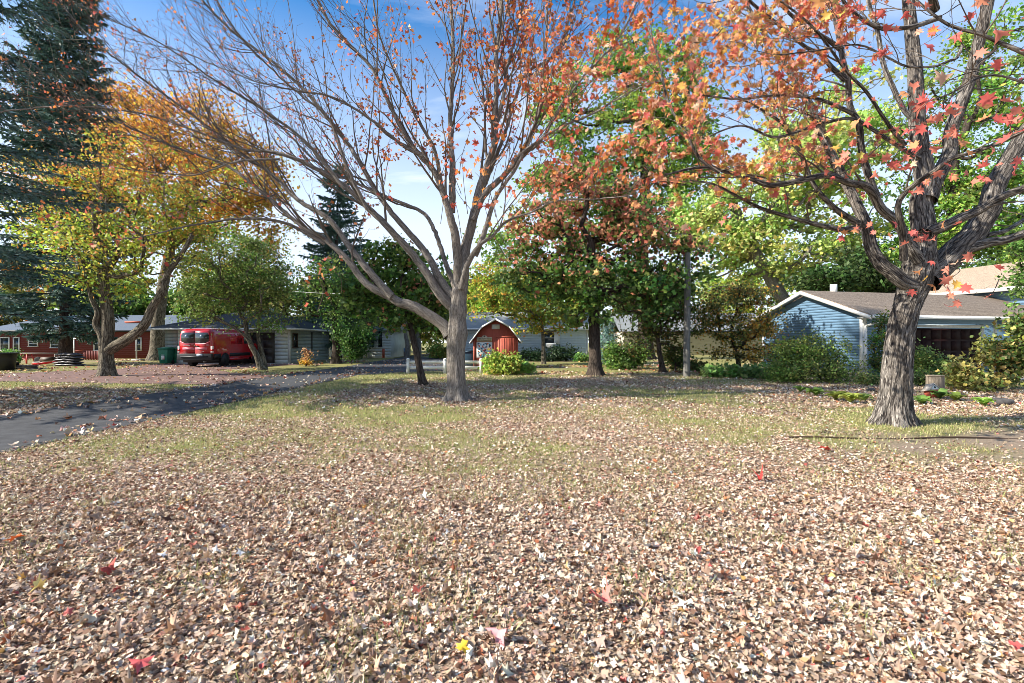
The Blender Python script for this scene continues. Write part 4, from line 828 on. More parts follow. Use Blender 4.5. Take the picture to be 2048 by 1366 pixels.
shrub('rhododendron_bush', 'dark leafy bush beside the slim trunk before the pale house', (703, 722), 33, [(706, 690, 30, 26, 0), (700, 670, 26, 18, 0), (725, 672, 16, 14, 0)], 60, 4200, .17, [(.04, .10, .025), (.07, .15, .03), (.14, .24, .05)], [4, 3, 1.5], 414, .35)
shrub('dried_shrub', 'small straw coloured twiggy shrub by the grey garage side wall', (612, 728), 31, [(612, 712, 10, 14, 0)], 14, 260, .14, [(.42, .24, .1), (.5, .34, .16)], [3, 2], 415, .2)
shrub('flower_clump', 'low orange leaved plant at the corner of the grey garage', (612, 730), 30, [(610, 727, 9, 4, 0)], 12, 260, .15, [(.62, .34, .05), (.6, .42, .1)], [3, 2], 416, .12, cat='plants')
shrub('low_bush', 'small green and gold bush at the road end beyond the white fence', (878, 716), 44, [(872, 700, 12, 14, 0), (890, 706, 14, 9, 0)], 30, 1500, .2, [(.12, .3, .05), (.34, .4, .07), (.5, .4, .1)], [3, 2, 2], 417, .35)
shrub('potted_plant', 'leafy green plant rising beside the black tub', (24, 720), 27, [(22, 708, 16, 6, 0), (28, 716, 12, 5, 0)], 20, 700, .13, [(.15, .32, .07), (.25, .42, .1)], [3, 2], 418, .2, cat='plants')

# hostas with their own leaves
def hosta(px, py, n, s, seed, label, col):
    r = np.random.RandomState(seed); g = G(px, py); root = thing('hosta', label, 'plant', g, group='hostas along the leaf bed')
    first = None
    n = int(n*1.5)
    for k in range(n):
        a = 2*math.pi*k/n+r.uniform(-.3, .3); ln = s*r.uniform(.7, 1.2)
        if k < 3 or first is None:
            m_ = 7; ys = np.linspace(0, 1, m_); w = .36*np.sin(np.clip(ys*1.02, 0, 1)*math.pi)**.75; z = .55*np.sin(ys*2.1)-.25*ys**2+.02
            V = [];
            for y_, w_, z_ in zip(ys, w, z): V += [(-w_, y_, z_+.10), (0, y_, z_), (w_, y_, z_+.10)]
            f = [(3*i_+j_, 3*i_+j_+1, 3*i_+j_+4, 3*i_+j_+3) for i_ in range(m_-1) for j_ in (0, 1)]
            c = np.array(col)*r.uniform(.75, 1.2); o = mesh('leaf', V, f, M['leaf'], root, True, col=np.tile(c, (len(V), 1))); first = o
            if k == 0: base_ = o
        else: o = first.copy(); C.objects.link(o); o.parent = root
        ln *= 1.0; o.scale = (ln, ln, ln*r.uniform(.7, 1.2)); o.rotation_euler = (r.uniform(.0, .45), 0, a); o.location = (math.cos(a)*.03, math.sin(a)*.03, 0)
    return root
for a in [(1632, 792, 12, .26, 1, 'green hosta clump nearest the big round bush', (.24, .38, .08)), (1672, 800, 11, .28, 2, 'yellowing hosta left of the furrowed trunk with broad lime leaves', (.34, .40, .08)),
          (1700, 806, 12, .30, 3, 'largest lime hosta flopping left of the furrowed trunk', (.38, .44, .09)), (1728, 802, 9, .24, 4, 'pale green hosta touching the furrowed trunk on its left', (.28, .38, .1)),
          (1845, 808, 9, .24, 5, 'bright green hosta just right of the furrowed trunk', (.2, .34, .07)), (1880, 797, 12, .27, 6, 'dark green hosta in front of the birdhouse', (.2, .34, .08)),
          (1912, 802, 10, .25, 7, 'lime hosta between the stump and the dark rock', (.34, .44, .08)), (1968, 812, 8, .26, 8, 'flat lime hosta left of the dark rock', (.26, .42, .07)), (1600, 784, 9, .2, 9, 'small dull hosta at the lawn edge before the amber tree', (.22, .33, .08))]:
    hosta(a[0], a[1], a[2], a[3], a[4], a[5], a[6])

# spruces -----------------------------------------------------------------
def spruce(name, label, base, Hh, Rr, seed, tr, z0, bare, pal, w, nl=8, whorl=.5, dens=.3, ns=1., ex_=.75):
    rng = np.random.RandomState(seed); root = thing(name, label, 'tree', (base[0], base[1], 0))
    tb = Tubes(); zz = np.linspace(-.03, Hh, 40); tb.add(np.column_stack([.06*np.sin(zz*.5), 0*zz, zz]), tr*(1-zz/Hh*.96)*(1+.5*np.exp(-(zz+.03)/.3)), 20, lambda bk, an, ln: (fbm(bk*7)-.5)*.25); tb.build('trunk', M['barkD'], root)
    br = Tubes(); S = []; D = []; z = z0
    while z < Hh-.3:
        u = z/Hh; Lb = Rr*(1-u)**ex_*(.35+.65*min(1, (z+1)/(Hh*.22)))
        for q in range(rng.randint(5, 9)):
            a = rng.uniform(0, 2*math.pi); ln = Lb*rng.uniform(.65, 1.12)+.2; n = 7; f = np.linspace(0, 1, n)
            el = (.25*u-.02)*ln-.28*ln*f*(1-.75*u)+.16*ln*f**3; r_ = f*ln
            pts = np.column_stack([r_*math.cos(a), r_*math.sin(a), z+el*f+rng.normal(0, .03, n)*f]); pts[:, 2] = np.maximum(pts[:, 2], .35); br.add(pts, np.linspace(max(.012, tr*.12*(1-u)), .006, n), 4)
            b0 = bare if z < Hh*.3 else .08
            m_ = int(ln*(1-b0)/dens)
            for t in np.linspace(b0, 1, max(2, m_)):
                i_ = min(int(t*(n-1)), n-2); p = pts[i_]+(pts[i_+1]-pts[i_])*(t*(n-1)-i_)
                for sg in (-1, 1, 0, 2):
                    aa = a+(sg if sg < 2 else rng.uniform(-1, 1))*rng.uniform(.6, 1.15); l2 = (.2+.6*(1-t)*min(1, ln/3))*rng.uniform(.7, 1.2)*(1 if sg else .7); dv = np.array([math.cos(aa), math.sin(aa), rng.uniform(-.5, .15) if sg < 2 else rng.uniform(-2.2, -.8)])*l2*(1 if sg < 2 else .45); S.append(p); D.append(dv)
        z += whorl*rng.uniform(.7, 1.3)
    tag(br.build('branches', M['barkD'], root), kind='stuff')
    S = np.array(S); D = np.array(D); n = len(S); k = nl; f = np.tile(np.linspace(.0, 1, k), n); s = np.repeat(S, k, 0); d = np.repeat(D, k, 0); ln = np.linalg.norm(d, axis=1)[:, None]; dn = d/ln
    p = s+d*f[:, None]; rd = rng.normal(0, 1, p.shape); rd -= dn*(rd*dn).sum(1)[:, None]; rd /= np.linalg.norm(rd, axis=1)[:, None]; rd[:, 2] = rd[:, 2]*.7+.2
    tip = p+(rd*.08*rng.uniform(.6, 1.3, (len(p), 1))+dn*.15)*ns; sd_ = np.cross(dn, rd)*.035*ns
    V = np.stack([p-sd_-dn*.02, p+sd_-dn*.02, tip], 1).reshape(-1, 3); cols = palette(pal, w, n, rng, .2); cols = np.repeat(np.repeat(cols, k, 0), 3, 0)
    tag(mesh('foliage', V, [np.arange(len(V)).reshape(-1, 3)], M['needle'], root, col=cols), kind='stuff'); return root
BLU = [(.08, .15, .12), (.05, .10, .075), (.15, .24, .21)]
pE = G(130, 729)
spruce('blue_spruce_tree', 'tall blue spruce with dark bare trunk standing before the red house', (pE[0], pE[1]), 30, 4.2, 501, .36, 2.0, .35, BLU, [4, 4, 2], 6, .38, .21, 1.6, .6)
spruce('blue_spruce_tree', 'nearer blue spruce reaching in from the left edge of the view', (-16.6, 12.6), 26, 5.3, 502, .34, 2.6, .2, BLU, [4, 3, 3], 6, .36, .16, .82, .45)
spruce('fir_tree', 'slender dark conifer behind the grey garage and the green tree', (-15.2, 43.5), 17.5, 4.4, 503, .3, 1.5, .1, [(.07, .13, .10), (.10, .17, .13)], [3, 2], 6, .45, .22, 1.6)

# trees far behind the houses
def far_tree(X_, Y_, Hh, Rr, pal, w, seed, label, g='trees beyond the houses'):
    px = 1024+F*X_/Y_; pz = lambda z: 683-F*(z-HC)/Y_; r = F*Rr/Y_; hh = F*Hh/Y_
    return tree('shade_tree', label, [(px, pz(0)), (px+3, pz(Hh*.3)), (px, pz(Hh*.55))], Y_, [(px, pz(Hh*.55), r, hh*.28, 0), (px-r*.4, pz(Hh*.75), r*.6, hh*.2, 0), (px+r*.45, pz(Hh*.72), r*.6, hh*.2, 0), (px, pz(Hh*.3), r*.9, hh*.14, 0)], 80, 5200, .55, pal, w, .28, seed, group=g, cl=.95, twl=0, side=4, tm=T_Q)
ft = [(-58, 54, 9, 5.5, OLV, 'low olive tree just behind the left end of the red house'), (-44, 55, 8.5, 5, GRN, 'low green tree just behind the red house between the spruce and the forked maple'), (-36, 56, 8, 5, GRN, 'low dark green tree just behind the right end of the red house'), (-66, 66, 15, 7, YO, 'gold tree far behind the left end of the red house'), (-50, 60, 13, 6, YG, 'lime tree far behind the red house roof'), (-40, 70, 14, 7, YG, 'yellow green tree far behind the red house right half'),
      (-28, 62, 10, 6, OLV, 'olive tree behind the gap between red house and grey garage'), (-22, 72, 10, 5, GRN, 'green tree far behind the grey garage roof'), (-14.5, 66, 9, 5, YG, 'pale tree far behind the pale house roof'),
      (-11, 58, 9, 4.5, OLV, 'olive tree at the far left side of the road end'), (-5.0, 64, 11, 5, GRN, 'green tree closing the far end of the road'), (-1.5, 56, 8, 4, YG, 'yellow green tree right of the road end'),
      (-8, 82, 10, 7, OLV, 'hazy olive tree farthest down the road'), (5, 62, 11, 6, GRN, 'green tree far behind the light blue house roof'), (14, 66, 12, 6, OLV, 'olive tree far behind the stout maple'),
      (22, 78, 13, 7, GRN, 'green tree behind the tan house'), (34, 72, 14, 7, YG, 'lime tree far behind the blue garage'), (46, 60, 15, 7, GRN, 'green tree far behind the right house roof'), (60, 62, 16, 8, GRN, 'green tree farthest right behind the roofs')]
for q, (a, b, h_, r_, pl, lb) in enumerate(ft): far_tree(a, b, h_, r_, pl, [4, 3, 3, 2], 600+q, lb)
for root, b in ((treeA, G(914, 803)), (treeB, G(1788, 853))):
    for ch in root.children: ch.location = ch.location-Vector(b.tolist())
    root.location = b.tolist()

# ------------------------------------------------------------------ buildings
def clap(u0, u1, z0, z1, course, out=.012, top=None, y=0.):
    """clapboards on the local plane y = 0 facing -y, from u0 to u1; top(u) limits them under a gable"""
    b = Buf(); z = z0
    while z < z1-.01:
        zt = min(z+course, z1); a0, a1 = u0, u1
        if top is not None:
            us = np.linspace(u0, u1, 121); ok = us[top(us) >= zt-.01]
            if not len(ok): break
            a0, a1 = ok[0], ok[-1]
        b.add([(a0, y-out, z), (a1, y-out, z), (a1, y, zt), (a0, y, zt), (a0, y, z), (a1, y, z)], [(0, 1, 2, 3), (4, 5, 1, 0)]); z = zt
    return b
def shingles(b, A_, B_, C_, D_, course=.14, lift=.012, th=.06):
    """roof slope: A-B eave, D-C ridge; courses stepped"""
    A_, B_, C_, D_ = [np.array(q, float) for q in (A_, B_, C_, D_)]; n = max(2, int(np.linalg.norm((D_+C_)/2-(A_+B_)/2)/course))
    nn = np.cross(B_-A_, D_-A_ if np.linalg.norm(D_-A_) > .1 else C_-A_); nn /= np.linalg.norm(nn)
    if nn[2] < 0: nn = -nn
    for i in range(n):
        t0, t1 = i/n, (i+1)/n; p0 = A_+(D_-A_)*t0; p1 = B_+(C_-B_)*t0; p2 = B_+(C_-B_)*t1; p3 = A_+(D_-A_)*t1
        b.add([p0+nn*lift, p1+nn*lift, p2+nn*.001, p3+nn*.001, p0, p1], [(0, 1, 2, 3), (4, 5, 1, 0)])
    b.add([A_, B_, C_, D_, A_-nn*th, B_-nn*th, C_-nn*th, D_-nn*th], [(7, 6, 5, 4), (0, 4, 5, 1), (1, 5, 6, 2), (2, 6, 7, 3), (3, 7, 4, 0)]); return b
def window(parent, u, z, w, h, nx=1, nz=2, y=0., fr=.07, name='window', fm='white', face='-y'):
    """window whose frame stands proud of the wall, at local (u, y)"""
    wo = Buf().box(-w/2, -w/2+fr, -.05, .0, 0, h).box(w/2-fr, w/2, -.05, 0, 0, h).box(-w/2+fr, w/2-fr, -.05, 0, h-fr, h).box(-w/2-.03, w/2+.03, -.08, 0, -.05, 0)
    wo = wo.build(name, M[fm], parent); wo.location = (u, y-.012, z)
    if face == 'x': wo.rotation_euler = (0, 0, R(90)); wo.location = (y+.014, u, z)
    if face == '-x': wo.rotation_euler = (0, 0, R(-90)); wo.location = (y-.014, u, z)
    Buf().box(-w/2+fr, w/2-fr, -.018, -.004, 0, h-fr).build('pane', M['glass'], wo)
    mu = Buf()
    for i in range(1, nx): x_ = -w/2+fr+(w-2*fr)*i/nx; mu.box(x_-.018, x_+.018, -.034, -.0182, 0, h-fr)
    for i in range(1, nz): z_ = (h-fr)*i/nz; mu.box(-w/2+fr, w/2-fr, -.035, -.0184, z_-.02, z_+.02)
    if mu.v: mu.build('muntin', M[fm], wo)
    return wo

# red ranch house -------------------------------------------------
h = thing('ranch_house', 'long low dark red house with blue grey roof behind the spruces', 'house', (-46, 44, 0))
W_ = 17.6; EV = 2.35
def lx(px, Y_=44): return (px-1024)/F*Y_+46
Buf().box(0, W_, .0, 7, 0, EV).build('wall', M['redsid'], h)
tag(clap(0, W_, .25, EV, .17, y=-.002).build('siding', M['redsid'], h), kind='stuff')
for (a, b_, t, bt) in ((0, 20, 674, 700), (27, 40, 674, 700), (57, 77, 671, 692), (101, 120, 671, 695), (121, 150, 672, 695), (188, 208, 672, 700), (272, 284, 675, 700)):
    zb = HC+(683-bt)/F*44; zt = HC+(683-t)/F*44
    window(h, lx((a+b_)/2), zb, (b_-a)/F*44, zt-zb, 1, 4 if a in (57, 101) else 2, fr=.09)
Buf().box(-.6, W_+.6, -.75, -.6, EV-.02, EV+.12).build('gutter', M['black'], h)
rb = Buf(); shingles(rb, (-.6, -.65, EV+.08), (W_+.6, -.65, EV+.08), (W_-2.5, 3.5, EV+1.65), (3, 3.5, EV+1.65)); shingles(rb, (W_+.6, -.65, EV+.08), (W_+.6, 7.6, EV+.08), (W_-2.5, 3.5, EV+1.65), (W_-2.5, 3.5, EV+1.65)); shingles(rb, (-.6, 7.6, EV+.08), (-.6, -.65, EV+.08), (3, 3.5, EV+1.65), (3, 3.5, EV+1.65))
shingles(rb, (W_+.6, 7.6, EV+.08), (-.6, 7.6, EV+.08), (3, 3.5, EV+1.65), (W_-2.5, 3.5, EV+1.65))
rb.build('roof', M['blueroof'], h)
rb = Buf(); rb.box(lx(228), lx(268), 1.2, 1.6, EV+.85, EV+1.0); rb.build('roof_vent', M['barn'], h)

# grey garage -----------------------------------------------------
h = thing('garage', 'grey hip roofed garage with dark roof behind the red van', 'garage', (-23.6, 34, 0))
Wg, Dg, EV = 8.5, 7.2, 2.3
Buf().box(.03, Wg-.03, .03, Dg-.03, 0, EV).build('wall', M['greysid'], h)
nb = 9; first = None
for k in range(nb):        # planks of the side wall (faces +x) and the front
    z0 = .02+k*(EV-.02)/nb; z1 = z0+(EV-.02)/nb-.018
    Buf().box(Wg-.028, Wg+.012, .12, Dg, z0, z1).build('plank', M['greysid'], h)
    Buf().box(Wg-1.02, Wg-.12, -.014, .028, z0, z1).build('plank', M['paleside'], h)
    Buf().box(.9, 1.75, -.014, .028, z0, z1).build('plank', M['paleside'], h)
    Buf().box(0, .88, -.012, .028, z0, z1).build('plank', M['greysid'], h)
Buf().box(Wg-.12, Wg+.02, -.02, .12, 0, EV).build('corner_post', M['trim'], h)
gd = Buf().box(1.8, Wg-1.06, -.012, .026, 0, 2.1).build('garage_door', M['door'], h)
for i in range(4):
    for j in range(8): Buf().box(1.88+j*.69, 1.88+j*.69+.6, -.024, -.0125, .06+i*.51, .06+i*.51+.43).build('door_panel', M['door'], gd)
window(h, .75+.0, 1.1, .8, 1.0, 1, 2, y=Wg, face='x', fm='dbrown')
Buf().box(Wg-.6, Wg-.48, -.16, -.016, 1.95, 2.1).box(Wg-.58, Wg-.5, -.2, -.16, 1.88, 2.12).build('wall_lamp', M['trim'], h)
Buf().box(Wg+.013, Wg+.05, 3.6, 3.75, .9, 2.2).build('door_trim', M['door'], h)
Buf().box(-.7, Wg+.7, -.72, -.62, EV-.02, EV+.1).box(Wg+.62, Wg+.72, -.619, Dg+.7, EV-.02, EV+.1).build('fascia', M['trim'], h)
Buf().box(-.6, Wg+.6, -.6, Dg+.6, EV+.0, EV+.03).build('soffit', M['trim'], h)
rb = Buf(); a, b_, r1, r2, zr, e0 = -.7, Wg+.7, 3.4, Wg-3.2, EV+1.5, EV+.1
shingles(rb, (a, -.7, e0), (b_, -.7, e0), (r2, Dg/2, zr), (r1, Dg/2, zr)); shingles(rb, (b_, -.7, e0), (b_, Dg+.7, e0), (r2, Dg/2, zr), (r2, Dg/2, zr)); shingles(rb, (b_, Dg+.7, e0), (a, Dg+.7, e0), (r1, Dg/2, zr), (r2, Dg/2, zr)); shingles(rb, (a, Dg+.7, e0), (a, -.7, e0), (r1, Dg/2, zr), (r1, Dg/2, zr))
rb.build('roof', M['darkroof'], h)
Buf().box(r2-.2, r2+.25, Dg/2-.3, Dg/2+.3, zr-.03, zr+.14).box(r2-.35, r2+.45, Dg/2-.1, Dg/2+.1, zr+.14, zr+.18).build('roof_vent', M['trim'], h)

# pale house ------------------------------------------------------
h = thing('house', 'pale grey house with light roof and two narrow shuttered windows beyond the grey garage', 'house', (-19.5, 46, 0))
Buf().box(0, 6.2, 1.5, 9, 0, 2.35).box(6.22, 8.35, 0, 9, 0, 2.6).build('wall', M['paleside'], h)
for k in range(9):
    z0 = .05+k*.255; Buf().box(6.2, 8.36, -.02, -.002, z0, z0+.235).build('plank', M['paleside'], h); Buf().box(0, 6.18, 1.478, 1.498, z0, z0+.235).build('plank', M['paleside'], h)
for u in (6.62, 7.4): w_ = window(h, u, 1.05, .34, 1.5, 1, 3, y=-.02, fr=.035, fm='black')
Buf().box(6.2, 6.3, -.05, -.021, 0, 2.6).build('corner_post', M['white'], h)
Buf().box(2.6, 3.1, 1.2, 1.46, 1.3, 1.75).build('meter_box', M['trim'], h)
rb = Buf(); shingles(rb, (-.5, .9, 2.3), (6.0, .9, 2.3), (6.0, 5, 4.0), (-.5, 5, 4.0)); shingles(rb, (6.0, -.6, 2.55), (8.95, -.6, 2.55), (8.0, 5, 4.1), (6.0, 5, 4.1)); shingles(rb, (8.95, -.6, 2.55), (8.95, 9.5, 2.55), (8.0, 5, 4.1), (8.0, 5, 4.1)); rb.build('roof', M['greyroof'], h)
Buf().box(2.2, 2.6, 4.4, 4.8, 3.85, 4.3).build('chimney', M['black'], h)

# light blue house ----------------------------------------------
h = thing('house', 'light blue clapboard house behind the red barn shed with an open white casement', 'house', (-4.6, 39.5, 0))
Wl = 10.6; EV = 2.45
Buf().box(0, Wl, 0, 7.5, 0, EV).build('wall', M['ltblue'], h); tag(clap(0, Wl-.12, .15, EV-.1, .13, .02, y=-.002).build('siding', M['ltblue'], h), kind='stuff')
Buf().box(Wl-.12, Wl+.02, -.04, .1, 0, EV).build('corner_post', M['white'], h)
def lx2(px): return (px-1024)/F*39.5+4.6
window(h, lx2(1098), 1.35, .95, .95, 1, 2, y=-.02, fr=.08)
wp = Buf().box(lx2(1108), lx2(1119), -.09, -.05, 1.3, 2.2).build('casement', M['white'], h)
window(h, lx2(936)-1.0, 1.3, .9, .9, 1, 2, y=-.02, fr=.08)
Buf().box(-.5, Wl+.5, -.62, -.5, EV-.05, EV+.1).build('gutter', M['white'], h); Buf().box(-.45, Wl+.45, -.5, 8, EV-.0, EV+.03).build('soffit', M['white'], h)
rb = Buf(); shingles(rb, (-.5, -.55, EV+.08), (Wl+.5, -.55, EV+.08), (Wl+.5, 3.7, EV+1.6), (-.5, 3.7, EV+1.6)); shingles(rb, (Wl+.5, 8, EV+.08), (-.5, 8, EV+.08), (-.5, 3.7, EV+1.6), (Wl+.5, 3.7, EV+1.6)); rb.build('roof', M['greyroof'], h)
Buf().prism([(Wl-.01, .05, EV), (Wl-.01, 7.4, EV), (Wl-.01, 3.7, EV+1.5)], (-.1, 0, 0)).build('gable', M['ltblue'], h)
ac = thing('air_conditioner', 'white window air conditioner under the light blue house window', 'air conditioner', (lx2(1101)-4.6, 39.0, 1.0)); Buf().box(-.38, .38, -.12, .46, 0, .38).build('case', M['white'], ac, bevel=.02); q = Buf()
for k in range(6): q.box(-.32, .32, -.135, -.121, .05+k*.05, .08+k*.05)
q.build('grille', M['trim'], ac)

# tan house far behind ---------------------------------------------
h = thing('house', 'tan clapboard house with pale roof far behind the utility pole', 'house', (12.5, 56, 0))
Buf().box(0, 16, 0, 8, 0, 2.6).build('wall', M['tansid'], h); tag(clap(0, 16, .3, 2.5, .2, .03, y=-.002).build('siding', M['tansid'], h), kind='stuff')
for u in (2.2, 4.6, 12.6): window(h, u, 1.1, 1.1, 1.1, 2, 2, y=-.03)
rb = Buf(); shingles(rb, (-.6, -.6, 2.6), (16.6, -.6, 2.6), (16.6, 4, 4.9), (-.6, 4, 4.9), .2); shingles(rb, (16.6, 8.6, 2.6), (-.6, 8.6, 2.6), (-.6, 4, 4.9), (16.6, 4, 4.9), .2); rb.build('roof', M['greyroof'], h)
Buf().box(-.6, 16.6, -.7, -.601, 2.5, 2.66).build('fascia', M['black'], h)

# blue garage ------------------------------------------------------
ANG = math.atan2(.24, .97)
h = thing('garage', 'blue clapboard garage with white gable trim and tan shingle roof', 'garage', (15.1, 21.5, 0), ANG)
# local: x along the front, y backwards; gable wall at x = 0 from y = 0 to Lg
Lg, EV, RZ, WF = 5.95, 2.78, 3.86, 16
Buf().box(.02, WF, .02, Lg, 0, EV-.02).build('wall', M['blue'], h)
gt = lambda u: EV-.02+(RZ-EV)*(1-np.abs(u-Lg/2)/(Lg/2))
sd_ = clap(-Lg+.14, -.14, .25, RZ, .125, .018, top=lambda u: gt(-u)); sd_o = sd_.build('siding', M['blue'], h); sd_o.rotation_euler = (0, 0, R(-90)); tag(sd_o, kind='stuff')
Buf().prism([(.021, .02, EV-.02), (.021, Lg, EV-.02), (.021, Lg/2, RZ-.05)], (.1, 0, 0)).build('gable', M['blue'], h)
Buf().box(-.035, .0, 0, .14, 0, EV).box(-.035, .14, -.035, -.001, 0, EV).build('corner_post', M['white'], h)
Buf().box(-.035, .0, Lg-.14, Lg, 0, EV).build('corner_post', M['white'], h)
Buf().box(-.025, .03, .0, Lg, 0, .25).build('foundation', M['conc'], h)
OV = .42; x0 = -.38; sl_ = (RZ-EV)/(Lg/2); e0 = EV+.06-OV*sl_
rb = Buf(); shingles(rb, (x0, -OV-.3, e0-.3*sl_+.03), (WF, -OV-.3, e0-.3*sl_+.03), (WF, Lg/2, RZ+.12), (x0, Lg/2, RZ+.12), .13, .012); shingles(rb, (WF, Lg+OV, e0+.03), (x0, Lg+OV, e0+.03), (x0, Lg/2, RZ+.12), (WF, Lg/2, RZ+.12), .13, .012); rb.build('roof', M['tanroof'], h)
for s_, (ya, za) in ((0, (-OV-.3, e0-.3*sl_)), (1, (Lg+OV, e0))):
    Buf().prism([(x0-.035, ya, za-.17), (x0-.035, ya, za-.01), (x0-.035, Lg/2, RZ+.09), (x0-.035, Lg/2, RZ-.08)], (.034, 0, 0)).build('rake_board', M['white'], h)
    Buf().prism([(x0, ya, za-.10), (x0, ya, za-.07), (x0, Lg/2, RZ+.02), (x0, Lg/2, RZ-.01)], (.37, 0, 0)).build('soffit', M['trim'], h)
Buf().box(x0+.02, WF, -OV-.41, -OV-.3, e0-.3*sl_-.12, e0-.3*sl_+.03).build('gutter', M['white'], h)
Buf().box(x0+.05, WF, -OV-.3, 0, e0-.3*sl_-.09, e0-.3*sl_-.06).build('soffit', M['trim'], h)
Buf().bar((.08, -OV-.34, e0-.35), (.02, -.10, EV-.62), .08).bar((.02, -.10, EV-.60), (.02, -.10, .12), .08).bar((.02, -.1, .14), (-.35, -.5, .05), .08).build('downspout', M['white'], h)
# front wall: siding, garage door with panels, trim
tag(clap(.14, 1.6, .25, EV, .125, .018, y=.0).build('siding', M['blue'], h), kind='stuff')
tag(clap(1.6, 7.6, 2.28, EV, .125, .018, y=.0).build('siding', M['blue'], h), kind='stuff')
dr = Buf().box(2.0, 6.75, .0, .018, .02, 2.1).build('garage_door', M['maroon'], h)
for i in range(4):
    for j in range(8): Buf().box(2.06+j*.585, 2.06+j*.585+.52, -.016, -.001, .07+i*.51, .07+i*.51+.42).build('door_panel', M['maroon'], dr)
Buf().box(1.82, 2.0, -.05, .018, .02, 2.28).build('door_trim', M['trim'], h); Buf().box(6.75, 6.93, -.05, .018, .02, 2.28).build('door_trim', M['trim'], h); Buf().box(2.0, 6.75, -.048, .018, 2.12, 2.26).build('door_trim', M['trim'], h)
Buf().box(7.6, 7.74, -.04, .1, 0, EV).build('corner_post', M['trim'], h)
for k in range(2): Buf().lathe([(.16-.04*k, 0), (.16-.04*k, .5)], (1.7+.0*k, Lg/2+.1, RZ-.02), 12).build('roof_flue', M['white'], h) if k == 0 else None
# taller blue house at the far right
h = thing('house', 'two storey blue house with broad tan roof rising behind the garage at the right edge', 'house', (26.4, 24.6, 0), ANG)
Buf().box(0, 9, 0, 9, 0, 4.15).build('wall', M['blue'], h); s_ = clap(-9, 0, 2.6, 4.1, .14, .02, y=-.002).build('siding', M['blue'], h); s_.rotation_euler = (0, 0, R(-90)); tag(s_, kind='stuff')
tag(clap(0, 9, 0.3, 4.1, .14, .02, y=-.002).build('siding', M['blue'], h), kind='stuff')
Buf().box(-.75, -.62, -.6, 9.4, 4.1, 4.3).build('gutter', M['white'], h); Buf().box(-.62, 0, -.6, 9.4, 4.14, 4.17).build('soffit', M['trim'], h)
rb = Buf(); shingles(rb, (-.75, 9.6, 4.28), (-.75, -.8, 4.28), (4.5, -.8, 6.2), (4.5, 9.6, 6.2), .13); shingles(rb, (9.7, -.8, 4.28), (9.7, 9.6, 4.28), (4.5, 9.6, 6.2), (4.5, -.8, 6.2), .13); rb.build('roof', M['tanroof'], h)
Buf().prism([(0, .01, 4.15), (9, .01, 4.15), (4.5, .01, 6.0)], (0, .1, 0)).build('gable', M['blue'], h)

# red barn shed ---------------------------------------------------
BA = R(2)
h = thing('barn_shed', 'small red gambrel roofed barn shed with white trim behind the white fence', 'shed', (-.9, 27.6, 0), BA)
Wb, Db = 2.45, 3.0; hw = Wb/2
prof = [(-hw, 0), (-hw, 1.62), (-hw*.60, 2.25), (0, 2.66), (hw*.60, 2.25), (hw, 1.62), (hw, 0)]
Buf().prism([(x, 0, z) for x, z in prof], (0, Db, 0)).build('wall', M['barn'], h)
bt = Buf(); 
for k in range(13):
    u = -hw+.02+k*(Wb-.04)/12; zt = np.interp(abs(u), [0, hw*.6, hw], [2.66, 2.25, 1.62])-.04
    if not (k in (3, 4)): bt.box(u-.012, u+.012, -.012, -.001, .05, zt)
tag(bt.build('batten', M['barn'], h), kind='stuff')
Buf().box(-hw-.01, -hw+.10, -.03, -.013, 0, 1.62).build('corner_post', M['barn'], h); Buf().box(hw-.10, hw+.01, -.03, -.013, 0, 1.62).build('corner_post', M['barn'], h)
dr = Buf().box(.02, hw-.1, -.055, -.014, .05, 1.72).build('door', M['barn'], h)
q = Buf()
for k in range(8): q.box(.06+k*.13, .075+k*.13, -.062, -.0555, .08, 1.69)
tag(q.build('batten', M['barn'], dr), kind='stuff')
Buf().box(-.06, .0, -.07, -.014, .05, 1.86).build('door_trim', M['barn'], h); Buf().box(.0, hw-.02, -.066, -.014, 1.74, 1.80).build('door_trim', M['barn'], h)
oh = [(-hw-.22, 1.40), (-hw-.02, 1.66), (-hw*.60-.02, 2.30), (0, 2.73), (hw*.60+.02, 2.30), (hw+.02, 1.66), (hw+.22, 1.40)]
for i in range(6):
    (xa, za), (xb, zb) = oh[i], oh[i+1]; Buf().prism([(xa, -.22, za), (xb, -.22, zb), (xb, -.22, zb+.045), (xa, -.22, za+.045)], (0, Db+.35, 0)).build('roof', M['greyroof'], h)
    Buf().prism([(xa, -.25, za-.05), (xb, -.25, zb-.05), (xb, -.25, zb+.05), (xa, -.25, za+.05)], (0, .028, 0)).build('rake_board', M['white'], h)
q = Buf().box(-.22, .22, -.03, -.013, 2.18, 2.44)
for k in range(4): q.box(-.19, .19, -.045, -.031, 2.20+k*.06, 2.23+k*.06)
q.build('gable_vent', M['trim'], h)
def text(s, size, loc, rot, m, parent, name='lettering', ext=.003, w=None):
    c = bpy.data.curves.new(name, 'FONT'); c.body = s; c.size = size; c.align_x = 'CENTER'; c.align_y = 'CENTER'; c.extrude = ext
    o = bpy.data.objects.new(name, c); C.objects.link(o); o.data.materials.append(m); o.parent = parent; o.location = loc; o.rotation_euler = rot
    me = bpy.data.meshes.new_from_object(o); o2 = bpy.data.objects.new(name, me); C.objects.link(o2); o2.parent = parent; o2.location = loc; o2.rotation_euler = rot
    bpy.data.objects.remove(o)
    if w: o2.scale = (w, 1, 1)
    return o2
sg = thing('sign', 'cream lettered board with arched top on the red barn shed', 'sign', Vector((-.9, 27.6, 0))+Matrix.Rotation(BA, 3, 'Z') @ Vector((-.62, -.04, 1.50)), BA)
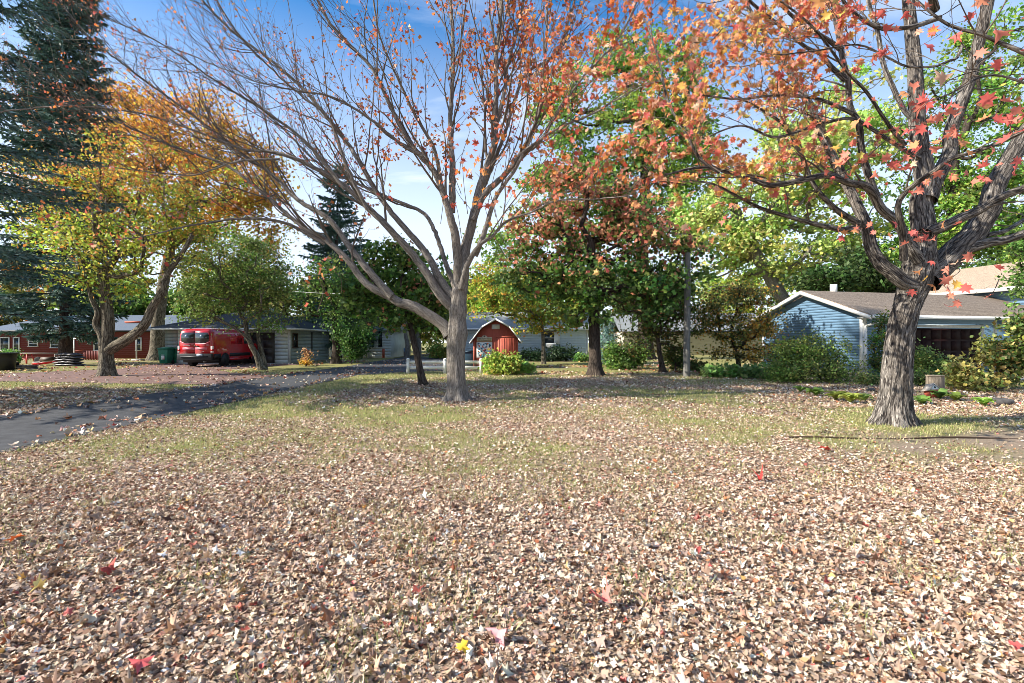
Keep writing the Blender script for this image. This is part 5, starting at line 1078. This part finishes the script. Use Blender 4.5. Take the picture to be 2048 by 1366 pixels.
n_ = 12; arch = [(-.42, 0), (.42, 0), (.42, .24), (.14, .24)]+[(.14*math.cos(t), .24+.10*math.sin(t)) for t in np.linspace(.15, math.pi-.15, n_)]+[(-.14, .24), (-.42, .24)]
Buf().prism([(x, -.035, z) for x, z in arch], (0, .03, 0)).build('board', M['sign'], sg)
text('The Pond Way', .13, (0, -.0385, .165), (R(90), 0, 0), M['dbrown'], sg); text('2120 Pond Rd', .12, (0, -.0385, .06), (R(90), 0, 0), M['dbrown'], sg); Buf().lathe([(.045, -.04), (.045, -.0355)], (0, 0, .285), 12, 'y').build('emblem', M['dbrown'], sg)
qb = thing('quilt_panel', 'white barn quilt panel with teal navy and orange star patchwork on the red shed', 'panel', Vector((-.9, 27.6, 0))+Matrix.Rotation(BA, 3, 'Z') @ Vector((-.62, -.04, .62)), BA)
Buf().box(-.43, .43, -.03, 0, 0, .84).build('board', M['white'], qb)
pc = ['teal', 'navy', 'orange', 'sky']; cell = .125; oz = .045; ox = -.375; rq = np.random.RandomState(12)
for i in range(6):
    for j in range(6):
        if (i % 3 == 1) and (j % 3 == 1): continue
        x_, z_ = ox+i*cell, oz+j*cell; k = pc[(i*2+j*3+(i//3)+(j//3)*2) % 4]; o_ = (i+j) % 4
        tri = [(x_, z_), (x_+cell, z_), (x_+cell, z_+cell), (x_, z_+cell)]; tri.pop(o_)
        Buf().prism([(a_, -.034, b_) for a_, b_ in tri], (0, .0035, 0)).build('patch', M[k], qb)

# ------------------------------------------------------------------ fence and pole
f0, f1 = G(816, 747.5), G(962, 747.5); Yf = f0[1]
fe = thing('fence', 'short white two rail fence with wire mesh between pond barn and lawn'.replace('pond ', ''), 'fence', (f0[0], Yf, 0)); Lf = f1[0]-f0[0]
for u in (0, Lf*.507, Lf):
    p = Buf().box(u-.06, u+.06, -.06, .06, -.02, .66).build('post', M['white'], fe); Buf().add([(u-.085, -.085, .66), (u+.085, -.085, .66), (u+.085, .085, .66), (u-.085, .085, .66), (u-.06, -.06, .70), (u+.06, -.06, .70), (u+.06, .06, .70), (u-.06, .06, .70), (u, 0, .74)], [(3, 2, 1, 0), (0, 1, 5, 4), (1, 2, 6, 5), (2, 3, 7, 6), (3, 0, 4, 7), (4, 5, 8), (5, 6, 8), (6, 7, 8), (7, 4, 8)]).build('post_cap', M['white'], p)
for z_ in (.22, .48):
    for a_, b_ in ((.06, Lf*.507-.06), (Lf*.507+.06, Lf-.06)): Buf().box(a_, b_, -.02, .02, z_, z_+.13).build('rail', M['white'], fe)
q = Buf()
for k in range(int(Lf/.06)): q.bar((k*.06+.03, .025, .1), (k*.06+.03, .025, .6), .004)
for k in range(8): q.bar((0, .026, .12+k*.06), (Lf, .026, .12+k*.06), .004)
tag(q.build('wire_mesh', M['trim'], fe), kind='stuff')
g = G(1373, 753)
up = thing('utility_pole', 'weathered grey wooden utility pole beside the amber tree', 'pole', g)
tb = Tubes(); zz = np.linspace(-.02, 5.3, 24); tb.add(np.column_stack([.01*zz, 0*zz, zz]), .15-.006*zz, 16, lambda bk, an, ln: (fbm(bk*12)-.5)*.05); tb.build('post', M['pole'], up)
for i, (a_, b_, lb) in enumerate([((g[0], g[1], 5.2), (-60, 58, 9.5), 'upper thin cable strung from the utility pole toward the left'), (P(720, 587, 30), P(540, 577, 33), 'pale service wire crossing behind the green tree by the pale house'), (P(100, 557, 33), P(360, 569, 36), 'pale service wire passing the massive old tree')]):
    a_ = np.array(a_, float); b_ = np.array(b_, float); t = np.linspace(0, 1, 24)[:, None]; p_ = a_+(b_-a_)*t; p_[:, 2] -= (.8 if i == 0 else .12)*4*(t*(1-t))[:, 0]
    o = Tubes().add(p_, np.full(24, .012), 5).build('cable', M['trim'] if i else M['black']); tag(o, lb, 'cable')

# ------------------------------------------------------------------ red van
vx, vy = -18.25, 28.8
van = thing('parked_van', 'shiny red passenger van parked on the brick drive, seen from behind', 'van', (vx, vy, 0))
def vsec(y):
    """half width at belt, floor, roof height, tumblehome"""
    top = np.interp(y, [0, .08, .3, 3.7, 4.15, 4.75, 4.9, 5.55, 5.75], [2.14, 2.22, 2.28, 2.28, 2.22, 1.62, 1.42, 1.18, .95])
    w = np.interp(y, [0, .07, .25, 4.6, 5.3, 5.75], [.93, .985, 1.01, 1.01, .95, .78]); return w, top
ys = [0, .03, .08, .2, .5, 1.2, 2, 3, 3.7, 4.0, 4.3, 4.6, 4.78, 4.95, 5.3, 5.6, 5.72, 5.75]; V = []; ns_ = 0
for y_ in ys:
    w_, t_ = vsec(y_); zf = .50; be = min(1.32, t_-.12); c = [(w_*.97, zf), (w_, .62), (w_+.01, .9), (w_, be)]
    hh = t_-be; tum = .15*min(1, hh/.9); c += [(w_-tum*.45, be+hh*.5), (w_-tum*.85, t_-.16*min(1, hh/.5)), (w_-tum-.08, t_-.05*min(1, hh/.5)), (w_-tum-.3, t_-.008), (0, t_)]
    c = c+[(-x, z) for x, z in c[:-1][::-1]]; V += [(x, y_, z) for x, z in c]; ns_ = len(c)
fs = [(i*ns_+j, i*ns_+(j+1) % ns_, (i+1)*ns_+(j+1) % ns_, (i+1)*ns_+j) for i in range(len(ys)-1) for j in range(ns_)]+[tuple(range(ns_))[::-1], tuple((len(ys)-1)*ns_+j for j in range(ns_))]
b = Buf().add(V, fs).build('body', M['vanred'], van, True); b.data.set_sharp_from_angle(angle=R(35))
def rear(poly, m, name, par=van, y0=-.012, th=.011): return Buf().prism([(x, y0, z) for x, z in poly], (0, th, 0)).build(name, M[m], par)
# rear doors: seam, handle, glass with swept lower edge, reflections on the paint laid on as pink strips, plate
dl = rear([(-.90, .56), (-.012, .56), (-.012, 2.10), (-.76, 2.10), (-.86, 1.9)], 'vanred', 'rear_door', th=.0115); dr2 = rear([(.012, .56), (.90, .56), (.86, 1.9), (.76, 2.10), (.012, 2.10)], 'vanred', 'rear_door', th=.0115)
rear([(-.80, 1.52), (-.60, 1.42), (-.02, 1.42), (-.02, 2.02), (-.70, 2.02), (-.80, 1.86)], 'glass', 'window', dl, -.022, .0095); rear([(.02, 1.42), (.60, 1.42), (.80, 1.52), (.80, 1.86), (.70, 2.02), (.02, 2.02)], 'glass', 'window', dr2, -.022, .0095)
rear([(-.72, 1.03), (-.02, 1.03), (-.02, 1.15), (-.72, 1.15)], 'pink', 'painted_reflection', dl, -.018, .0055); rear([(.02, 1.03), (.70, 1.03), (.70, 1.15), (.02, 1.15)], 'pink', 'painted_reflection', dr2, -.018, .0055)
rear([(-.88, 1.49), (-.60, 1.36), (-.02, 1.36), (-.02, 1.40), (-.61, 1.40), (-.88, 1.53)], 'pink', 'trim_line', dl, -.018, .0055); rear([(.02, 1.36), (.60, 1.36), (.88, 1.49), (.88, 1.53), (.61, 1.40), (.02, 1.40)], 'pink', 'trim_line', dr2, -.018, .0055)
text('TRANSIT', .085, (-.48, -.0145, 1.26), (R(90), 0, 0), M['chrome'], van, 'lettering', .002, 1.2)
Buf().lathe([(.04, -.022), (.04, -.0125)], (0, 0, 1.24), 14, 'y').build('handle', M['black'], van); o = Buf().box(.06, .2, -.03, -.0125, 1.20, 1.26).build('handle', M['black'], van)
text('350', .05, (.48, -.0145, .93), (R(90), 0, 0), M['chrome'], van, 'lettering', .002, 1.2)
Buf().box(-1.0, 1.0, -.10, .12, .42, .80).build('bumper', M['black'], van, bevel=.03); Buf().box(-.78, .78, -.14, -.101, .60, .66).build('bumper_step', M['black'], van)
pl_ = Buf().box(.16, .48, -.118, -.103, .64, .79).build('licence_plate', M['plate'], van); text('BMJ 417', .075, (.32, -.12, .715), (R(90), 0, 0), M['ink'], van, 'lettering', .001)
for s_ in (-1, 1):
    x_ = s_*.95; tl = Buf().box(x_-.05, x_+.062, -.02, .10, .86, 1.24).build('tail_lamp', M['tail'], van, bevel=.01); Buf().box(x_-.045, x_+.066, -.024, .102, .96, 1.06).build('tail_lamp_stripe', M['taillow'], tl)
    q = Buf().box(s_*1.0-.022, s_*1.0+.03, .12, .82, .50, .78).box(s_*1.0-.022, s_*1.0+.03, 1.72, 4.1, .60, .80); q.build('side_cladding', M['black'], van)
    Buf().box(s_*.98-.03, s_*.98+.03, 1.75, 4.0, .36, .50).build('side_sill', M['vanred'], van)
    Buf().prism([(s_*(1.0), 3.4, 1.36), (s_*(1.0), 4.45, 1.36), (s_*.93, 4.2, 1.78), (s_*.90, 3.9, 1.98), (s_*.90, 3.4, 1.98)], (s_*.012, 0, 0)).build('side_window', M['glass'], van)
    Buf().prism([(s_*(1.0), 1.9, 1.36), (s_*(1.0), 3.2, 1.36), (s_*.90, 3.2, 1.98), (s_*.90, 1.9, 1.98)], (s_*.012, 0, 0)).build('side_window', M['glass'] if s_ < 0 else M['vanred'], van)
    Buf().box(s_*1.16-.1, s_*1.16+.1, 4.15, 4.25, 1.35, 1.62).build('wing_mirror', M['black'], van, bevel=.02)
    for yy in (1.25, 4.75):
        wh = Buf().lathe([(.20, -.115), (.33, -.115), (.355, -.08), (.355, .08), (.33, .115), (.20, .115)], (s_*.90, yy, .355), 28, 'x').build('wheel', M['rubber'], van, False, .01)
        Buf().lathe([(.05, s_*.095), (.10, s_*.12), (.15, s_*.112), (.20, s_*.118), (.205, s_*.10)][::1], (s_*.90, yy, .355), 20, 'x').build('rim', M['chrome'], wh)
        qq = Buf(); [qq.lathe([(.024, s_*.113), (.024, s_*.123)], (s_*.90, yy+.125*math.cos(t), .355+.125*math.sin(t)), 8, 'x') for t in np.linspace(0, 2*math.pi, 9)[:-1]]; qq.build('rim_holes', M['black'], wh)
        ar = Buf(); ts = np.linspace(0, math.pi, 13)
        for i in range(12):
            t0, t1 = ts[i], ts[i+1]; ar.prism([(s_*.985, yy+.40*math.cos(t0), .36+.40*math.sin(t0)), (s_*.985, yy+.47*math.cos(t0), .36+.47*math.sin(t0)), (s_*.985, yy+.47*math.cos(t1), .36+.47*math.sin(t1)), (s_*.985, yy+.40*math.cos(t1), .36+.40*math.sin(t1))], (s_*.04, 0, 0))
        ar.build('wheel_arch', M['black'] if yy < 2 else M['vanred'], van)
        Buf().lathe([(.40, 0), (.40, .03)], (s_*.99 if s_ > 0 else -1.02, yy, .40), 24, 'x').build('wheel_well', M['black'], van)
Buf().box(-.85, .85, .2, 5.5, .28, .5).build('underbody', M['black'], van); Buf().prism([(-.78, 4.3, 2.12), (.78, 4.3, 2.12), (.92, 4.86, 1.46), (-.92, 4.86, 1.46)], (0, .03, .03)).build('windscreen', M['glass'], van)
Buf().bar((.5, -.02, .33), (.5, .5, .33), .06, n=10).build('exhaust_pipe', M['chrome'], van)

# ------------------------------------------------------------------ yard things on the left
def bin_(x, y, w, hgt_, label, rz=0):
    b = thing('wheeled_bin', label, 'bin', (x, y, 0), rz, 'green wheeled bins beside the van')
    a, c = w*.40, w*.5
    Buf().add([(-a, -a, .05), (a, -a, .05), (a, a, .05), (-a, a, .05), (-c, -c, hgt_-.1), (c, -c, hgt_-.1), (c, c, hgt_-.1), (-c, c, hgt_-.1)], [(3, 2, 1, 0), (0, 1, 5, 4), (1, 2, 6, 5), (2, 3, 7, 6), (3, 0, 4, 7), (4, 5, 6, 7)]).build('body', M['green'], b, bevel=.03)
    Buf().box(-c-.03, c+.03, -c-.04, c+.02, hgt_-.13, hgt_-.08).build('rim', M['green'], b)
    Buf().add([(-c-.04, -c-.06, hgt_-.079), (c+.04, -c-.06, hgt_-.079), (c+.04, c+.04, hgt_-.079), (-c-.04, c+.04, hgt_-.079), (-c+.03, -c+.03, hgt_-.02), (c-.03, -c+.03, hgt_-.02), (c-.03, c-.03, hgt_+.02), (-c+.03, c-.03, hgt_+.02)], [(3, 2, 1, 0), (0, 1, 5, 4), (1, 2, 6, 5), (2, 3, 7, 6), (3, 0, 4, 7), (4, 5, 6, 7)]).build('lid', M['green'], b, bevel=.015)
    Buf().bar((-c*.6, c+.08, hgt_-.1), (c*.6, c+.08, hgt_-.1), .03, n=8).build('handle', M['green'], b)
    Buf().box(-.11, .11, -a-.06, -a-.035, .30, .62).build('sticker', M['white'], b) if w > .6 else None
    for z_ in (.2, .55): Buf().box(-a*.5, a*.5, -a-.065-.02*(z_ > .3), -a-.0, z_, z_+.03).build('rib', M['green'], b)
    for s_ in (-1, 1): Buf().lathe([(.10, -.03), (.13, -.02), (.13, .02), (.10, .03)], (s_*(a+.02), a, .13), 16, 'x').build('wheel', M['rubber'], b)
    return b
bin_((332-1024)/F*33.5, 33.5, .66, 1.1, 'green wheeled bin with large lid standing farthest left of the van')
bin_((350-1024)/F*34.2, 34.2, .60, 1.1, 'green wheeled bin half hidden between the first bin and the van')
bin_((368-1024)/F*34.6, 34.6, .56, 1.0, 'green wheeled bin of which only the foot shows under the van bumper')
pot = thing('tub', 'large black tapered tub standing at the left edge on the grass by the brick drive', 'tub', (-26.0, 25.6, 0)); Buf().lathe([(.40, 0), (.47, .62), (.50, .86), (.56, .87), (.56, .93), (.50, .93), (.47, .9)], (0, 0, 0), 24).build('pot', M['black'], pot, True); Buf().lathe([(.46, .80), (.46, .84)], (0, 0, 0), 20).build('soil', M['stone'], pot)
pot = thing('planter', 'small black nursery pot holding a green plant behind the big tub', 'planter', (-27.0, 27.0, 0)); Buf().lathe([(.22, 0), (.3, .33), (.34, .34), (.34, .38), (.28, .38)], (0, 0, 0), 18).build('pot', M['black'], pot, True)
# bags of soil, five high
for k, (nm) in enumerate(['bottom grey plastic soil bag of the stack before the spruce', 'second lowest grey soil bag of the stack, sliding out to the left', 'middle grey soil bag of the stack before the spruce', 'second highest dark soil bag of the stack', 'topmost soil bag of the stack with pale curled end']):
    r = np.random.RandomState(50+k); L_, W2, T2 = 1.55-.06*k, .75, .19; c0 = np.array([(139-1024)/F*30.6+r.uniform(-.1, .1)-(.12 if k in (1, 2) else 0), 30.6, .10+k*.155]); n1, n2 = 22, 16; V = []
    for i in range(n1):
        u = i/(n1-1)*2-1; e = (1-abs(u)**4)**.5*.93+.07
        for j in range(n2):
            a = 2*math.pi*j/n2; x_ = u*L_/2; y_ = math.cos(a)*W2/2*(.88+.12*e); z_ = math.sin(a)*T2/2*e; V.append((x_, y_, z_-.05*u*u))
    V = np.array(V); V[:, 2] += (fbm(V*5+k*7)-.5)*.07; V[:, 0] += (fbm(V*4+k*3)-.5)*.06; i = np.arange(n1-1)[:, None]*n2; j = np.arange(n2)[None]; j2 = (j+1) % n2
    Fq = [tuple(q) for q in np.stack([i+j, i+n2+j, i+n2+j2, i+j2], -1).reshape(-1, 4)]+[tuple(range(n2)), tuple((n1-1)*n2+q for q in range(n2))[::-1]]
    o = mesh('soil_bag', V, Fq, M['bag'], None, True); o.location = c0.tolist(); o.rotation_euler = (0, 0, r.uniform(-.08, .08)); tag(o, nm, 'bag', 'stack of soil bags')
# stone slabs
for k, (px, w_, z_) in enumerate([(44, .9, 0), (68, .7, 0), (56, .8, .07), (44, .5, .14), (63, .45, .14)]):
    r = np.random.RandomState(70+k); o = Buf().box(-w_/2, w_/2, -.25, .25, 0, .065).build('stone_slab', M['stone'], bevel=.01); o.location = ((px-1024)/F*27.2, 27.2+r.uniform(-.1, .1), z_); o.rotation_euler = (0, 0, r.uniform(-.2, .2)); tag(o, ['flat dark slab at the bottom left of the low pile by the tub', 'flat dark slab at the bottom right of the low pile by the tub', 'dark slab lying across the two bottom slabs of the low pile', 'short dark slab at the top left of the low pile', 'short dark slab at the top right of the low pile'][k], 'slab', 'pile of dark slabs')
# plank on red trestles, wheel, sled
tr = thing('trestle_table', 'long pale plank resting on red painted sawhorse frame before the red house', 'table', ((75-1024)/F*34, 34, 0)); Buf().box(-1.55, 1.5, -.15, .15, .68, .73).build('plank', M['wood'], tr)
for s_ in (-1.0,):
    for q in ((-.05, -.3), (-.05, .3), (.55, -.3), (.55, .3)): Buf().bar((s_+q[0], q[1], 0), (s_+q[0]*.6+.1, q[1]*.5, .68), .055).build('leg', M['redw'], tr)
    Buf().box(s_-.05, s_+.58, -.22, -.17, .28, .34).build('brace', M['redw'], tr)
Buf().bar((1.3, -.2, 0), (1.3, -.1, .68), .05).build('leg', M['wood'], tr); Buf().bar((1.3, .2, 0), (1.3, .1, .68), .05).build('leg', M['wood'], tr)
wb = thing('hand_cart', 'old cart with black tyre and pale flat shaft under the plank', 'cart', ((76-1024)/F*33, 33, 0)); Buf().lathe([(.12, -.05), (.22, -.06), (.25, 0), (.22, .06), (.12, .05)], (0, 0, .25), 20, 'y').build('wheel', M['rubber'], wb, True); Buf().bar((-.2, -.15, .13), (1.25, -.15, .2), .06).build('shaft', M['wood'], wb); Buf().bar((-.2, .15, .13), (1.25, .15, .2), .06).build('shaft', M['wood'], wb); Buf().prism([(.25, -.25, .2), (1.2, -.25, .24), (1.05, -.25, .5), (.4, -.25, .45)], (0, .5, 0)).build('box', M['dbrown'], wb)
sl_o = thing('sled', 'bright red plastic sled lying on the leaves before the soil bags', 'sled', ((95-1024)/F*31, 31, 0)); Buf().add([(-.62, -.25, .02), (.5, -.25, .16), (.5, .25, .2), (-.62, .25, .06), (-.7, -.3, .12), (.55, -.3, .27), (.55, .3, .31), (-.7, .3, .16)], [(0, 3, 2, 1), (0, 1, 5, 4), (1, 2, 6, 5), (2, 3, 7, 6), (3, 0, 4, 7)]).build('tray', M['redpl'], sl_o); Buf().bar((-.7, -.3, .12), (.55, -.3, .27), .03).bar((-.7, .3, .16), (.55, .3, .31), .03).build('rim', M['redpl'], sl_o)
# slatted fence, clothes post, white post
rf = thing('fence', 'low dark red slatted railing between spruce and forked maple', 'fence', ((166-1024)/F*39, 39, 0)); first = None
for k in range(13):
    if first is None: o = first = Buf().box(0, .07, 0, .03, .05, .78).build('slat', M['redfence'], rf)
    else: o = first.copy(); C.objects.link(o)
    o.location = (k*.125, 0, 0)
Buf().box(-.05, 1.65, .031, .07, .68, .74).build('rail', M['redfence'], rf); Buf().box(-.05, 1.65, .031, .07, .12, .18).build('rail', M['redfence'], rf); Buf().bar((-1.0, -.03, .70), (.05, -.03, .84), .05).build('handrail', M['barn'], rf)
cp_ = thing('clothes_post', 'white T shaped clothesline post by the blue spruce', 'post', ((148-1024)/F*37, 37, 0)); Buf().bar((0, 0, 0), (0, 0, 1.72), .06, n=10).build('post', M['white'], cp_); Buf().box(-.35, .90, -.04, .04, 1.68, 1.75).build('crossbar', M['white'], cp_)
cp_ = thing('post', 'slim white metal post before the red house right of the forked maple', 'post', ((273-1024)/F*39, 39, 0)); Buf().bar((0, 0, 0), (0, 0, 1.9), .09, n=10).build('shaft', M['trim'], cp_); Buf().box(-.3, .55, -.15, .15, 0, .12).build('footing', M['conc'], cp_)
b2 = thing('outdoor_bin', 'slate blue lidded bin standing left of the red barn shed', 'bin', ((937-1024)/F*31, 31, 0)); Buf().box(-.3, .26, -.25, .25, 0, .85).build('body', M['bin2'], b2, bevel=.04); Buf().prism([(-.33, -.3, .86), (.22, -.3, .98), (.3, -.3, .86)], (0, .6, 0)).build('lid', M['bin2'], b2)
# distant parked car at the road end
cr = thing('parked_car', 'small blue and white car far down at the road end by the pale house', 'car', ((780-1024)/F*52, 52, 0), R(10))
Buf().prism([(-1.9, -.8, .3), (1.9, -.8, .3), (1.95, -.8, .75), (1.0, -.8, .88), (-1.5, -.8, .95), (-1.95, -.8, .8)], (0, 1.6, 0)).build('body', M['carblue'], cr, bevel=.06); Buf().prism([(-1.3, -.7, .9), (.9, -.7, .88), (.35, -.7, 1.35), (-.9, -.7, 1.38)], (0, 1.4, 0)).build('cabin', M['white'], cr, bevel=.05)
Buf().prism([(-1.1, -.715, .95), (.65, -.715, .93), (.28, -.715, 1.28), (-.8, -.715, 1.3)], (0, 1.43, 0)).build('window', M['glass'], cr)
for x_ in (-1.2, 1.2):
    for y_ in (-.72, .72): Buf().lathe([(.2, -.09), (.31, -.08), (.31, .08), (.2, .09)], (x_, y_, .31), 16, 'y').build('wheel', M['rubber'], cr)
op = thing('post', 'short orange brown post at the corner of the pale house', 'post', ((767-1024)/F*45.5, 45.5, 0)); Buf().box(-.09, .09, -.09, .09, 0, .85).build('shaft', M['barn'], op)
# birch trunks far down the road
for k, (px, d, w_, lb) in enumerate([(813, 46, .42, 'pale slender trunk left of two standing at the road end'), (836, 48, .5, 'pale trunk right of two standing at the road end')]):
    tree('road_end_tree', lb, [(px, 683+HC*F/d), (px+2, 690), (px-2, 665), (px+3, 630)], d, [(px, 600, 40, 30, 0), (px+25, 570, 35, 25, 0)], 40, 2200, .3, OLV, [3, 3, 3, 2], w_/2, 700+k, bark='barkA', fork=.6, cl=.6)

# ------------------------------------------------------------------ right side: stump, birdhouse, rock, bench edge
g = G(1870, 790); st = thing('tree_stump', 'cut grey brown stump standing behind the birdhouse', 'stump', g)
tb = Tubes(); zz = np.linspace(-.02, .56, 24); tb.add(np.column_stack([0*zz, 0*zz, zz]), .20+.07*np.exp(-(zz+.02)/.12), 40, lambda bk, an, ln: (fbm(bk*np.array([16, 16, 6.]))-.5)*.22, 3); tb.build('trunk', M['stump'], st); Buf().lathe([(.215, .535), (.215, .556)], (0, 0, 0), 24).build('cut_top', M['stumptop'], st)
g = G(1867, 795); bh = thing('birdhouse', 'little birdhouse with white gable and red front leaning before the stump', 'birdhouse', (g[0], g[1]-.12, .02), R(12)); bh.rotation_euler[0] = R(-14); bh.scale = (1.3, 1.3, 1.3)
Buf().box(-.115, .115, 0, .15, .0, .16).build('body', M['barn'], bh); Buf().prism([(-.115, -.001, .16), (.115, -.001, .16), (0, -.001, .26)], (0, .15, 0)).build('gable', M['white'], bh)
Buf().prism([(-.16, -.012, .14), (0, -.012, .275), (0, -.012, .293), (-.17, -.012, .15)], (0, .18, 0)).build('roof', M['wood'], bh); Buf().prism([(.16, -.012, .14), (.17, -.012, .15), (0, -.012, .293), (0, -.012, .275)], (0, .18, 0)).build('roof', M['wood'], bh); Buf().lathe([(.022, -.006), (.022, -.0015)], (0, 0, .205), 14, 'y').build('entrance_hole', M['black'], bh)
def rock(px, py, s, label, seed):
    bm_n, m_ = 14, 10; V = []
    for i in range(m_):
        ph = math.pi*i/(m_-1)
        for j in range(bm_n): a = 2*math.pi*j/bm_n; V.append((math.sin(ph)*math.cos(a), math.sin(ph)*math.sin(a), math.cos(ph)))
    V = np.array(V); V *= (1+.5*(fbm(V*1.3+seed*5)-.5))[:, None]; i = np.arange(m_-1)[:, None]*bm_n; j = np.arange(bm_n)[None]; Fq = np.stack([i+j, i+bm_n+j, i+bm_n+(j+1) % bm_n, i+(j+1) % bm_n], -1).reshape(-1, 4)
    o = mesh('rock', V*np.array(s), [Fq], M['stone'], None, False); g_ = G(px, py); o.location = (g_[0], g_[1], s[2]*.45); tag(o, label, 'rock')
rock(1998, 808, (.36, .2, .10), 'low dark flat rock among the leaves near the right edge', 1); rock(1742, 782, (.12, .1, .07), 'small grey rock tucked behind the furrowed trunk on its left', 2); rock(1640, 778, (.14, .1, .05), 'small stone at the edge of the leaf bed under the round bush', 3)
tb = Tubes(); xx = np.linspace(4.3, 11.5, 40); tb.add(np.column_stack([xx, 7.75+.03*np.sin(xx*2)-.02*(xx-4), .012+.012*np.sin(xx*3)]), np.full(40, .013), 6); o = tb.build('garden_edging', M['dbrown']); tag(o, 'thin dark edging strip half buried along the bare soil', 'edging')
